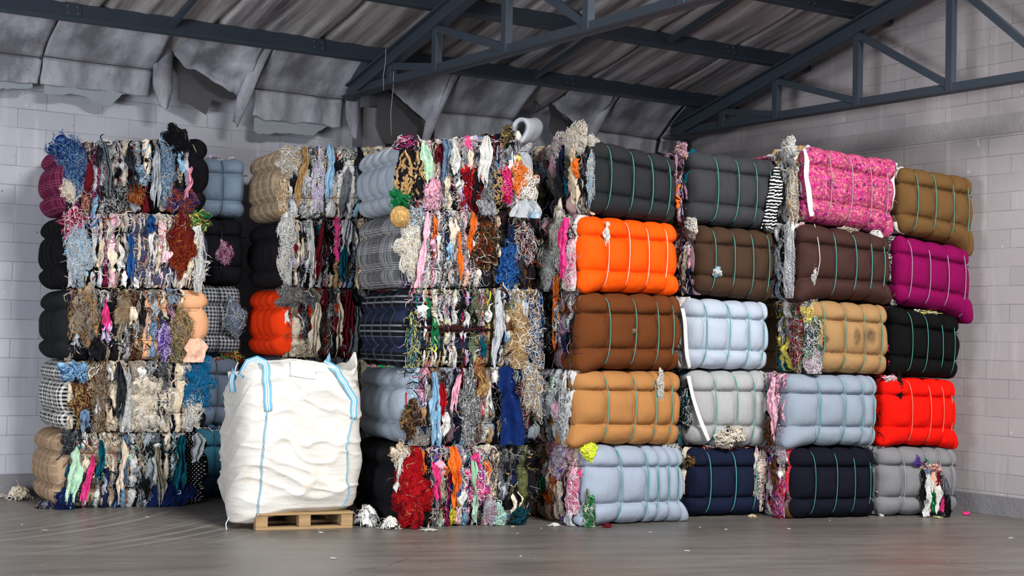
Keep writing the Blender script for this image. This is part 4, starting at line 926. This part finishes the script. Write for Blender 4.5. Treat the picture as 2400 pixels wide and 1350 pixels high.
FT('44', .52, .62, .025, .14, 'w3 c', 70, 217, label='white wool tuft', L=(.08, .2))
FT('43', -.05, .02, .03, .02, 'z T', 26, 218, L=(.05, .14))
TG('44', .7, .6, .1, .2, 'g w', n=100, seed=219, L=(.06, .2), **TH); TG('44', .92, .4, .07, .3, 'w g 2', n=100, seed=220, L=(.06, .2), **TH)
FT('45', -.93, .90, .065, .09, 'Y4 y', 90, 221, label='neon yellow rags', rad=(.006, .012), L=(.06, .14), out=.03)
FT('45', .86, 1.0, .09, .035, '1 w', 80, 222, label='black and white crochet', L=(.05, .12))
FT('45', -.86, -.72, .05, .2, 'e2 q w', 60, 223, label='green threads', L=(.1, .3))
TG('45', .93, .35, .08, .2, 'p2 w P', n=100, seed=224, label='pink and white shreds', L=(.1, .3), rad=(.003, .008)); TG('45', .7, .75, .1, .16, 'l w M', n=80, seed=225, L=(.08, .2), **TH); TG('45', .66, .45, .1, .12, 'O T', n=60, seed=226, L=(.05, .15), **TH)
DR('45', .8, .5, .12, .28, 'z', 227, label='taupe knit piece'); DR('45', .98, .2, .08, .22, 'g', 228)
# fifth, sixth and seventh stacks
DR('51', .95, .98, .11, .55, 'M', 231, label='mauve brown crinkled cloth'); TG('51', .97, .98, .1, .08, 'M2 h', n=60, seed=232, L=(.06, .2), rad=(.004, .01)); DR('51', .8, .9, .06, .4, 't', 233); DR('51', .98, .5, .05, .2, 'o', 234)
TG('52', 1.0, .97, .1, .1, 'w3 c', n=90, seed=235, label='white rag tuft', L=(.06, .16), rad=(.004, .01)); DR('52', .98, .62, .12, .4, 'z', 236, label='taupe rag'); FT('52', -.55, -.32, .045, .06, 'w2 s', 30, 237, label='small pale rag', rad=(.004, .009), L=(.05, .1))
def ribbon(k, name, pts, w, mat, label):
    t, b = ALL[k]; m = MB(); n = np.linspace(0, 1, 40); pts = np.array(pts, float); pts = np.stack([np.interp(n, np.linspace(0, 1, len(pts)), pts[:, i]) for i in range(3)], -1)
    for _ in range(12): pts[1:-1] = (pts[:-2] + 2 * pts[1:-1] + pts[2:]) / 4
    m.tube(pts, w if w < .01 else w * (.8 + .35 * n2(n * 7, n * 0, 3)), 6, .004, up=(0, 1, 0)); return m.build(name, mat, t, True, label=label)
M_WHITE = fabric('white_jersey', 'efeeec')
def fp(k, l, out=.05): return np.array([front(k, u, v, out) for u, v in l])
ribbon('53', 'cloth_strip', fp('53', [(-1.0, .7), (-.99, .3), (-.98, -.2), (-.95, -.7), (-.9, -.98)]), .022, M_WHITE, 'long white cloth strip')
ribbon('54', 'cloth_strip', fp('54', [(-.99, .9), (-.93, .3), (-.84, -.2), (-.72, -.6), (-.58, -.85)]), .022, M_WHITE, 'long white cloth strip')
FT('54', -.05, -.74, .16, .10, 'c3 w k', 140, 238, label='torn cream rags', rad=(.003, .009), L=(.08, .24), depth=.09)
FT('54', -.95, .0, .05, .2, 'k2 t w', 60, 239)
FT('55', -.92, .6, .05, .05, 'T B', 40, 240); FT('55', .9, .1, .06, .3, 'c a w M', 70, 241); FT('55', .1, 1.0, .3, .03, 'r R w', 90, 242, L=(.05, .12), label='red and white rag edge')
A_, B_, _ = palette('k')
FD('51', .9, .75, .16, .62, 'k', 243, mat=fabric('striped_jersey', '0e0e10', 'stripe', 'e8e8e6'), name='striped_cloth', label='black and white striped cloth', out=.035)
ribbon('61', 'cloth_strip', fp('61', [(-1.0, .95), (-.97, .6), (-.98, .2), (-.96, -.2), (-.93, -.6), (-.86, -.9)], .03), .03, M_WHITE, 'white cloth edge on the left')
ribbon('61', 'cloth_strip', fp('61', [(.97, .9), (.99, .5), (.98, .1), (1.0, -.3)], .0), .026, M_WHITE, 'white cloth edge on the right')
TG('61', .85, .95, .12, .1, 'w2 c g', n=120, seed=244, L=(.08, .2), rad=(.003, .008)); TG('61', .92, .35, .07, .3, 'T c g', n=160, seed=245, L=(.15, .4), **TH)
FT('62', .1, 1.0, .13, .04, 'z2 c', 90, 246, label='beige shaggy rag', L=(.05, .14)); FT('62', .75, .96, .06, .05, 'w2', 30, 247, label='white rag', rad=(.006, .012), L=(.06, .14)); FT('62', -.72, -.35, .02, .12, 'w g', 40, 248, label='white tassel', L=(.05, .14))
ribbon('62', 'hanging_string', fp('62', [(-.68, 1.0), (-.69, .5), (-.7, 0), (-.71, -.4)], .05), .0025, M_WHITE, 'thin white string')
TG('62', .95, .5, .06, .4, 'g2 w 7', n=180, seed=249, label='hanging grey threads', L=(.2, .5), curl=.3, rad=(.0015, .004))
FT('63', -.95, .45, .09, .18, 'y3 T w', 110, 250, label='yellow wool shreds'); FT('63', -.93, -.1, .08, .22, '7 n w e q', 120, 251, L=(.08, .25)); FT('63', -.9, -.75, .07, .2, 'w M g', 100, 252, L=(.1, .3)); FT('63', -.98, .9, .1, .08, 'T n w s', 70, 253)
TG('63', .9, .5, .1, .3, 'r B z 7', n=140, seed=254, L=(.1, .3), **TH)
DR('64', .95, .95, .1, .5, 'p', 255, label='salmon pink rag'); DR('64', .9, .4, .08, .3, 'B', 256); TG('65', .95, .88, .08, .1, 'w M g', n=70, seed=257, L=(.06, .2), **TH); DR('65', .9, .85, .1, .28, 'B', 258); TG('65', .93, .3, .07, .25, 'P v M r', n=110, seed=259, L=(.08, .2), **TH)
for j, (u, v, w_, L_, key) in enumerate(((-.12, .36, .07, .3, 'k'), (0.0, .2, .07, .26, 'w'), (.1, .42, .06, .3, 'd'), (.2, .3, .07, .34, 'h'), (.3, .34, .06, .34, 'R'), (.36, .2, .07, .4, 'G'), (.26, .0, .08, .26, 'w'), (.08, -.1, .06, .22, 'e'), (-.04, -.12, .06, .3, 'w'), (.4, -.1, .06, .4, 'k'), (.44, .1, .05, .34, 'P'), (.18, .05, .05, .22, 'c'))):
    FD('75', u, v, w_, L_, key, 270 + j, out=.05)
FT('75', .15, -.05, .2, .22, 'h w R k n e M', 220, 290, label='spilling multicoloured rags', L=(.1, .3), rad=(.003, .01), depth=.06)
FT('75', .3, .36, .1, .05, 'h p B', 60, 291); FT('75', -.12, .62, .03, .05, 'v', 24, 292, label='purple thread tuft')
FT('73', 0.0, .98, .2, .03, 'w y k', 50, 293, L=(.05, .12)); FT('74', -.6, .5, .02, .22, 'k', 20, 294, label='black cord', L=(.1, .3)); FT('74', -.8, .93, .08, .03, 'w p', 30, 295, L=(.05, .12))
TG('g3', .9, .6, .1, .2, 'G d g', n=90, seed=296, at=front('g3', .55, .1), rot=PI / 2, label='grey blue knit', **TH)
FT('g5', 0, .98, .2, .05, 'i t R c', 100, 297, label='turquoise rags', L=(.06, .15)); FT('g4', .6, .95, .14, .08, 'y e O r n', 90, 298, L=(.06, .16), label='small bright rags'); FT('g1', 0, 1.0, .2, .04, 'w g l', 80, 299, L=(.05, .12))

# ------------------------------------------------------------------ felt hanging below the eaves
def felt(name, label, x0, x1, zf, zb, lean=0.0, left=0.0, ztop=4.56, film=True, seed=1, ragged=.025):
    """liner sheet fixed at the purlin: slopes back to a stitched fold, then hangs free; zb = hem heights along x"""
    nu, nt = max(24, int((x1 - x0) / .03)), 40; u = np.linspace(0, 1, nu)[:, None]; t = np.linspace(0, 1, nt)[None, :]
    zhem = np.interp(u, np.linspace(0, 1, len(zb)), zb) + ragged * sn(u * (x1 - x0) * 9, u * 0, seed); zfold = zf + lean * (u - .5) + .012 * sn(u * 4, u * 0, seed + 1)
    a = np.clip(t / .5, 0, 1); b = np.clip((t - .5) / .5, 0, 1)
    z = ztop - (ztop - zfold) * a - (zfold - zhem) * b; y = 13.63 + .66 * a ** .8 + .05 * b + .02 * sn(u * 5, t * 3, seed + 2) + .012 * np.sin(u * 19 + seed) * b - .03 * np.exp(-((t - .5) / .03) ** 2) * -1
    x = x0 + (x1 - x0) * u + left * b * (1 - u) + .01 * sn(t * 5, u, seed + 3)
    t0 = thing('felt_sheet', label, 'felt sheet', (x0, 13.6, zf - .4), 0, 'felt sheets hanging from the eaves')
    V = np.stack([x - x0 + 0 * t, y - 13.6 + 0 * u, z - zf + .4], -1).reshape(-1, 3)
    o = mk('felt', V, gridf(nu, nt), M_FELT, t0); m = o.modifiers.new('thick', 'SOLIDIFY'); m.thickness = .012
    b_ = MB(); b_.tube(np.stack([(x0 - x0 + (x1 - x0) * u[:, 0]), np.full(nu, 14.262 - 13.6), zfold[:, 0] - zf + .4], -1), .006, 5); b_.build('stitched_fold', M_FILMD, o)
    if film:
        n = int((x1 - x0) / .02); xs = np.linspace(.04, x1 - x0 - .05, n); h = np.interp(xs, np.linspace(0, x1 - x0, len(zb)), zb) - zf + .4
        tri = np.clip(.3 * (n2(xs * 3.4, xs * 0, seed + 7) - .36), .01, .17) + .012 * sn(xs * 30, xs * 0, seed)
        V = np.stack([np.repeat(xs, 2), np.full(2 * n, .76), np.stack([h + .03, h - tri], 1).ravel()], -1)
        f = mk('torn_backing', V, gridf(n, 2), M_FILM, t0, False); m = f.modifiers.new('thick', 'SOLIDIFY'); m.thickness = .004
    return t0
def felt_roll(x0, x1, zt, zb, parent, seed=3):
    nu, nt = 12, 30; u = np.linspace(-1, 1, nu)[:, None]; t = np.linspace(0, 1, nt)[None, :]
    px_ = parent.location
    x = (x0 + x1) / 2 + (x1 - x0) / 2 * u * (1 - .6 * np.clip(t - .75, 0, 1) / .25) + .06 * np.clip(t - .6, 0, 1); y = 14.2 - .05 * np.cos(u * PI / 2) + .01 * sn(t * 6, u, seed); z = zt + (zb - zt) * t * (1 - .06 * np.abs(u))
    o = mk('rolled_edge', np.stack([x - px_.x + 0 * t, y - px_.y + 0 * t, z - px_.z + 0 * u], -1).reshape(-1, 3), gridf(nu, nt), M_FELT, parent)
    m = o.modifiers.new('thick', 'SOLIDIFY'); m.thickness = .014
def felt_swag(label, x0, x1, ztop, tip, low, film, seed):
    """sheet held at its upper left corner so the hem sags along a diagonal, long tail at the right"""
    nu, nt = 44, 36; u = np.linspace(0, 1, nu)[:, None]; t = np.linspace(0, 1, nt)[None, :]
    hem = ztop - .10 - (ztop - .10 - low) * (u ** .75) + .02 * sn(u * 9, u * 0, seed)
    z = ztop - (ztop - hem) * t; y = 13.66 + .5 * t ** .7 + .06 * np.sin(t * 7 + u * 5) * t * (1 - u) + .05 * sn(u * 4, t * 4, seed)
    x = x0 + (x1 - .12 - x0) * u + .05 * t * (1 - u)
    t0 = thing('felt_sheet', label, 'felt sheet', (x0, 13.6, low - .3), 0, 'felt sheets hanging from the eaves')
    loc = np.array((x0, 13.6, low - .3))
    o = mk('felt', np.stack([x + 0 * t, y + 0 * u, z], -1).reshape(-1, 3) - loc, gridf(nu, nt), M_FELT, t0); o.modifiers.new('thick', 'SOLIDIFY').thickness = .012
    w = np.linspace(0, 1, 10)[:, None]; tt = np.linspace(0, 1, 30)[None, :]
    xx = x1 - .02 + .12 * (w - .7) * (1 - .75 * np.clip(tt - .7, 0, 1) / .3) - .16 * tt; zz = ztop + .03 + (tip - ztop) * tt - .05 * w * tt; yy = 13.7 + .52 * tt ** .6 - .03 * np.sin(w * PI)
    o = mk('felt_tail', np.stack([xx, yy + 0 * w, zz], -1).reshape(-1, 3) - loc, gridf(10, 30), M_FELT, t0); o.modifiers.new('thick', 'SOLIDIFY').thickness = .014
    P = np.array(film, float); n = len(P); V = np.vstack([np.stack([P[:, 0], np.full(n, 14.3), P[:, 1]], -1), np.stack([P[:, 0], np.full(n, 14.306), P[:, 1]], -1)]) - loc
    me = bpy.data.meshes.new('torn_backing'); me.from_pydata([tuple(v) for v in V], [], [tuple(range(n)), tuple(range(2 * n - 1, n - 1, -1))] + [(i, n + i, n + (i + 1) % n, (i + 1) % n) for i in range(n)])
    me.materials.append(M_FILMD); f = link(bpy.data.objects.new('torn_backing', me)); f.parent = t0
felt('felt_sheet', 'dirty felt sheet hanging at the left edge of the picture below the eaves beam', 2.4, 3.98, 4.19, (3.95, 3.96, 3.94), seed=1)
f2 = felt('felt_sheet', 'pale felt sheet with torn hem above the leftmost stack', 4.0, 5.08, 4.2, (3.96, 3.95, 3.95, 3.96), seed=2)
felt_roll(5.06, 5.24, 4.52, 3.80, f2)
felt_swag('crumpled dark felt sheet sagging diagonally between two flat pale sheets', 5.22, 6.13, 4.5, 3.74, 4.0, [(5.2, 4.5), (5.5, 4.3), (5.9, 4.12), (6.0, 4.02), (5.8, 3.96), (5.72, 3.98), (5.66, 3.82), (5.5, 3.9), (5.36, 3.94), (5.36, 4.16), (5.28, 4.3)], 4)
f4 = felt('felt_sheet', 'pale felt sheet left of the middle truss foot, its tip hanging low', 6.17, 7.2, 4.14, (3.86, 3.84, 3.85, 3.84), seed=5)
felt_roll(7.19, 7.34, 4.5, 3.70, f4)
felt_swag('dark rumpled felt sheet behind the foot of the middle truss', 7.62, 8.34, 4.5, 3.7, 3.92, [(7.62, 4.4), (7.9, 4.2), (8.2, 4.0), (8.25, 3.85), (7.95, 3.72), (7.72, 3.72), (7.62, 3.9)], 6)
felt('felt_sheet', 'grey felt sheet hanging above the third stack, right of the middle truss', 8.37, 9.38, 4.14, (3.84, 3.82, 3.84), film=False, seed=7)
felt_swag('dark twisted felt sheet hanging above the fourth stack', 9.85, 10.52, 4.5, 3.8, 4.02, [(9.85, 4.45), (10.1, 4.25), (10.4, 4.05), (10.42, 3.9), (10.2, 3.8), (10.0, 3.86), (9.98, 4.0), (9.9, 4.1), (9.92, 4.25)], 8)
felt('felt_sheet', 'grey felt sheet hanging above the fifth stack near the corner', 10.56, 11.5, 4.12, (3.86, 3.84, 3.86), film=False, seed=9)
felt('felt_sheet', 'narrow felt sheet hanging in the far corner behind the right truss', 11.56, 12.0, 4.14, (3.95, 3.9), film=False, seed=10)
def rope(name, label, pts, r, mat, cat):
    p0 = Vector(pts[-1]); b = MB(); b.tube([tuple(Vector(p) - p0) for p in pts], r, 5); o = b.build(name, mat, None, True); o.location = p0; tag(o, label, cat); return o
rope('hanging_string', 'thin white string hanging from the middle truss, the left of the two', [(7.07, 13.12, 4.50), (7.08, 13.14, 4.36), (7.07, 13.16, 4.22), (7.08, 13.16, 4.08)], .0013, M_WHITE, 'string')
rope('hanging_string', 'long thin white string hanging from the middle truss towards the bales', [(7.09, 12.98, 4.25), (7.1, 13.0, 4.1), (7.09, 13.02, 3.85), (7.11, 13.03, 3.62)], .0012, M_WHITE, 'string')
rope('rag_strand', 'dark ragged strand dangling before the back wall above the third stack', [(9.62, 14.2, 4.5), (9.64, 14.22, 4.35), (9.6, 14.25, 4.2), (9.62, 14.27, 4.05), (9.6, 14.3, 3.9)], .018, M_FILMD, 'strand')

# ------------------------------------------------------------------ bulk bag on its pallet
PA = R(-11.6); PC = (5.52, 11.72)
pl = thing('wooden_pallet', 'small wooden pallet under the white bulk bag', 'pallet', (*PC, 0), PA)
for y in (-.42, 0, .42): b = MB(); b.box((0, y, .011), (.82, .09, .022), None, .002); b.build('bottom_board', M_WOOD, pl)
for y in (-.42, 0, .42):
    for x in (-.36, 0.0, .36): b = MB(); b.box((x, y, .061), (.10, .09, .077), None, .003); b.build('block', M_WOOD, pl)
for x in (-.36, 0.0, .36): b = MB(); b.box((x, 0, .109), (.10, .93, .018), None, .002); b.build('stringer_board', M_WOOD, pl)
for y in (-.42, -.21, 0, .21, .42): b = MB(); b.box((0, y, .129), (.82, .11, .02), None, .002); b.build('deck_board', M_WOOD, pl)
bag = thing('bulk_bag', 'bulging white woven bulk bag with blue striped lifting straps on a pallet', 'bulk bag', (PC[0] - .03, PC[1] + .01, .141), PA)
TOPZ = lambda d: np.interp(np.mod(d, 360), (0, 22, 45, 90, 135, 160, 180, 200, 214, 226, 238, 255, 272, 288, 300, 312, 326, 340, 352, 360), (1.24, 1.22, 1.2, 1.16, 1.14, 1.12, 1.05, 1.06, 1.12, 1.22, 1.25, 1.27, 1.25, 1.24, 1.18, 1.17, 1.24, 1.34, 1.30, 1.24))
def bagpt(deg, h, out=0.0):
    deg = np.asarray(deg, float); h = np.asarray(h, float); th = np.radians(deg); n = 4.2
    rr = (np.abs(np.cos(th)) ** n + np.abs(np.sin(th)) ** n) ** (-1 / n)
    hx = np.interp(h, (0, .03, .12, .3, .5, .7, .86, .95, 1), (.46, .515, .55, .56, .55, .535, .525, .515, .525)); hy = hx * .90
    cyl = th * 3
    cw = np.cos(th); swv = np.sin(th)
    f1 = 1 - np.abs(sn(cw * 1.1 + h * 1.5, h * 5.5 + swv * 1.2 + .9 * sn(cw * 1.6, h * 2.2, 3), 21)); f2 = 1 - np.abs(sn(cw * 2.2 - h * 3, h * 12 + cw * 1.8 + .7 * sn(cw * 3, h * 5, 6), 22))
    wr = .044 * f1 ** 3 + .020 * f2 ** 4 + .012 * sn(cw * 3 + swv * 2, h * 9, 27) - .022
    wr = wr * np.clip(h * 10, .2, 1) * (1 - .78 * np.exp(-((np.mod(deg, 360) - 195) / 42) ** 2)) * (1 - .6 * np.exp(-((np.mod(deg + 180, 360) - 165) / 30) ** 2))
    corner = .0
    r = rr + (wr + out) / .48
    lean = .02 * np.sin(h * 3)
    z = TOPZ(deg) * h + .012 * sn(np.cos(th) * 5, np.sin(th) * 5 + h * 3, 24) * (h > .5) - .13 * np.exp(-((np.mod(deg, 360) - 212) / 28) ** 2) * np.exp(-(h / .16) ** 2)
    ov = .08 * np.exp(-((np.mod(deg, 360) - 215) / 30) ** 2) * np.exp(-(h / .18) ** 2)
    return np.stack([hx * r * np.cos(th) * (1 + ov) + lean - .01, hy * r * np.sin(th) * (1 + ov), np.maximum(z, -.09)], -1)
D_, H_ = np.meshgrid(np.linspace(0, 360, 241), np.linspace(0, 1, 150), indexing='ij'); V = bagpt(D_, H_)
ring = V[:, -1].copy(); rows = [V]
for k, (f, dz) in enumerate(((.97, -.01), (.9, -.06), (.7, -.13), (.4, -.10), (.02, -.08))):
    q = ring.copy(); q[:, :2] *= f; q[:, 2] += dz + .03 * sn(ring[:, 0] * 6, ring[:, 1] * 6, k) - (ring[:, 2] - 1.15) * (1 - f) * .8; rows.append(q[:, None])
q0 = V[:, 0].copy(); bot = []
for f in (.02, .6): q = q0.copy(); q[:, :2] *= f; q[:, 2] = .0; bot.append(q[:, None])
V = np.concatenate(bot + rows, 1); nv = V.shape[1]
mk('bag_body', V.reshape(-1, 3), gridf(241, nv), M_BAG, bag)
def webbing(name, pts, nrm, w, label=None, parent=bag, edge='68a9c8', mid='e8eef2'):
    P = np.array(pts, float); t = np.gradient(P, axis=0); t /= np.linalg.norm(t, axis=1)[:, None]; N_ = np.array(nrm, float); N_ = np.broadcast_to(N_, P.shape)
    a = np.cross(t, N_); a /= np.linalg.norm(a, axis=1)[:, None] + 1e-9
    q = np.linspace(-1, 1, 8); V = P[:, None] + a[:, None] * q[None, :, None] * w / 2; F = gridf(len(P), 8)
    band = np.tile(np.array([0, 0, 1, 0, 1, 0, 0]), len(P) - 1); C_ = np.array([lin(edge), lin(mid)])[band]
    o = mk(name, V.reshape(-1, 3), F, M_WEB, parent, cols={'cola': C_}, label=label); m = o.modifiers.new('thick', 'SOLIDIFY'); m.thickness = .004; m.offset = 0; return o
h = np.linspace(.66, .985, 16)
nf = (0, -1, 0)
webbing('lifting_strap', np.vstack([bagpt(np.full(16, 238.) + np.linspace(2, -1, 16), h, .012), bagpt(231, 1.0, .0) + np.array((0, .02, .02)), bagpt(224, 1.0, -.02) + np.array((-.01, .03, .02)), bagpt(215, .98, .012)]), (-.25, -1, .2), .06)
webbing('lifting_strap', np.vstack([bagpt(np.interp(h, (.66, .8, .985), (309, 310, 297)), h, .012), bagpt(288, .995, .0) + np.array((0, .03, .02))]), (.2, -1, .2), .06)
lp = bagpt(196, 1.0, 0); webbing('lifting_strap', [lp + np.array(v) for v in ((-.01, -.03, -.08), (-.02, -.03, .0), (-.015, -.025, .07), (.0, 0.0, .10), (.01, .03, .06), (.0, .04, -.06))], (-.7, -.7, 0), .055)
lp = bagpt(45, 1.0, 0); webbing('lifting_strap', [lp + np.array(v) for v in ((-.01, -.03, -.08), (-.02, -.03, .0), (-.015, -.025, .07), (.0, 0.0, .10), (.01, .03, .06), (.0, .04, -.06))], (-.7, .7, 0), .055)
M_SEAM = simple('blue_seam_cord', '7fb4d0', .7)
for d in (([236, 237, 238, 240], ), ([309, 306, 304, 309], )):
    hh = np.linspace(.02, .67, 60); dd = np.interp(hh, (0, .2, .45, .67), d[0]) + 1.2 * sn(hh * 9, hh * 0, int(d[0][0]))
    b = MB(); b.tube(bagpt(dd, hh, .008), .006, 6); b.build('seam_cord', M_SEAM, bag, True)
du, hv = np.meshgrid(np.linspace(257, 279, 12), np.linspace(.885, .985, 10), indexing='ij')
o = mk('document_pouch', bagpt(du, hv, .014).reshape(-1, 3), gridf(12, 10), M_PAPER, bag, label='white paper pouch'); o.modifiers.new('thick', 'SOLIDIFY').thickness = .003
b = MB(); p = bagpt(212, .06, .01); b.tube([p, p + np.array((-.03, -.02, -.05)), p + np.array((-.02, -.03, -.12)), p + np.array((-.04, -.03, -.17))], .004, 5); b.build('tie_string', M_WHITE, bag, True)
lp = bagpt(200, 1.0, 0); b = MB(); b.tube([lp + np.array(v) for v in ((.0, .0, .08), (.01, .0, .13), (.03, .01, .17))], .004, 5); b.build('tie_string', M_WHITE, bag, True)

# ------------------------------------------------------------------ rags and lint on the floor
def heap(name, label, cat, xy, r, hgt, key, seed, n=40, group=None):
    rng = np.random.default_rng(seed); A, B, w = palette(key); Vs, Fs, ks = [], [], []; m_ = 9 if r > .03 else 3
    u, v = np.meshgrid(np.linspace(-1, 1, 16), np.linspace(-1, 1, 16), indexing='ij')
    for q in range(m_):
        a = rng.uniform(0, 2 * PI); c = rng.uniform(.5, .9) * r; e = rng.uniform(.35, .7) * r; o = np.array((math.cos(a), math.sin(a))) * rng.uniform(0, .45) * r; b = rng.uniform(0, 2 * PI)
        uu = u * c * (.7 + .5 * n2(v * 2, v * 0, seed + q)); vv = v * e * (.7 + .5 * n2(u * 2, u * 0, seed + q + 40))
        x = o[0] + uu * math.cos(b) - vv * math.sin(b); y = o[1] + uu * math.sin(b) + vv * math.cos(b); rho = np.clip(np.hypot(x, y) / r, 0, 1)
        z = hgt * (1 - rho ** 2) ** .8 * (.55 + .07 * q) + min(.16 * r, hgt * .4) * sn(u * 2.6, v * 2.6, seed + q * 5) + min(.09 * r, hgt * .3) * (1 - 2 * np.abs(sn(u * 4 + v * 2, v * 3, seed + q * 7)))
        Vs.append(np.stack([x, y, np.maximum(z, .002 + .001 * q)], -1).reshape(-1, 3)); Fs.append(gridf(16, 16, q * 256)); ks.append(np.full(225, rng.choice(len(w), p=w)))
    V = np.vstack(Vs); F = np.vstack(Fs); k = np.concatenate(ks); C = {'cola': A[k], 'colb': B[k]}
    if n:
        th = rng.uniform(0, 2 * PI, n); q = np.sqrt(rng.random(n)); o = np.stack([r * q * np.cos(th), r * q * np.sin(th), hgt * (1 - q * q) * .8 + .01], -1)
        P = squiggles(rng, n, o, rng.uniform(.4, 1.1, n) * r, .7, K=8, spread=1.2); P[:, :, 2] = np.maximum(P[:, :, 2], .004)
        kk = rng.choice(len(w), n, p=w); V2, F2, C2 = strands(P, rng.uniform(.02, .05, n) * r, A[kk], B[kk], .6, (0, 0, 1)); F = np.vstack([F, F2 + len(V)]); V = np.vstack([V, V2]); C = {c: np.vstack([C[c], C2[c]]) for c in C}
    o = mk(name, V, F, M_RAG, None, cols=C); o.location = (*xy, 0); tag(o, label, cat, group); return o
heap('rag_heap', 'crumpled grey white cloth heap on the floor right of the pallet', 'rags', (6.03, 11.30), .13, .15, 'g2 w2 2', 1, 60)
heap('rag_heap', 'small white rag heap on the floor at the foot of the red yarn', 'rags', (6.1, 11.02), .085, .085, 'w3 c', 2, 30)
heap('rag_scrap', 'flat white scrap on the floor in front of the red yarn', 'rags', (6.34, 10.78), .07, .012, 'w', 3, 12)
heap('rag_scrap', 'red rag scrap on the floor below the powder blue bale', 'rags', (7.88, 10.36), .045, .03, 'r R', 4, 14)
heap('rag_scrap', 'white cloth strip on the floor left of the powder blue bale', 'rags', (7.5, 10.62), .05, .02, 'w', 5, 10)
heap('rag_scrap', 'pink rag scrap on the floor beside the right wall', 'rags', (11.78, 9.72), .045, .025, 'P', 6, 12)
heap('rag_scrap', 'pale green string loop on the floor below the stone grey bale', 'rags', (11.3, 9.66), .05, .01, 'm y', 7, 16)
heap('wool_tuft', 'cream wool tuft on the floor left of the leftmost stack', 'wool', (3.92, 14.3), .12, .11, 'c3 w', 8, 60)
heap('rag_scrap', 'dark purple printed rag on the floor at the left corner of the leftmost stack', 'rags', (3.94, 13.5), .09, .06, 'n M G', 9, 30)
heap('rag_scrap', 'tan rag scrap on the floor in front of the midnight blue bale', 'rags', (9.62, 10.42), .05, .02, 'T c', 10, 14)
lint = [(7.28, 10.5), (7.12, 10.7), (5.45, 11.0), (3.43, 12.4), (4.52, 12.5), (3.5, 12.0), (8.62, 10.0), (8.74, 9.8), (10.69, 8.34), (10.1, 9.9), (7.98, 9.9), (7.55, 8.91), (6.9, 10.3), (9.3, 9.6), (4.9, 9.7), (6.2, 9.2)]
for j, (x, y) in enumerate(lint):
    heap('lint_speck', 'small pale lint speck lying loose on the concrete floor', 'lint', (x, y), .012 + .008 * (j % 3), .008, ('w', 'c', 'w g')[j % 3], 20 + j, 3, 'lint specks on the floor')
# ------------------------------------------------------------------ light
w = bpy.data.worlds.new('world'); scene.world = w; w.use_nodes = True
bg = w.node_tree.nodes['Background']; bg.inputs[0].default_value = (.80, .88, 1.0, 1); bg.inputs[1].default_value = .26
def area(name, loc, target, sx, sy, power, col=(1, 1, 1)):
    l = bpy.data.lights.new(name, 'AREA'); l.shape = 'RECTANGLE'; l.size, l.size_y, l.energy, l.color = sx, sy, power, col
    o = link(bpy.data.objects.new(name, l)); o.location = loc
    o.rotation_euler = (Vector(target) - Vector(loc)).to_track_quat('-Z', 'Y').to_euler(); return o
area('high_front_key_light', (6.2, -1.0, 9.2), (7.2, 11.5, 1.2), 4.5, 2.2, 2900, (1, .985, .96))  # added key light above ridge height; roof edge shades the upper back wall
area('side_door_daylight', (-4.0, 4.5, 1.7), (5.2, 13.4, 3.6), 4, 3.0, 950, (.91, .95, 1))
vs = scene.view_settings; vs.view_transform = 'Standard'; vs.look = 'None'; vs.exposure = 0.0; vs.gamma = 1.0
vs.use_curve_mapping = False
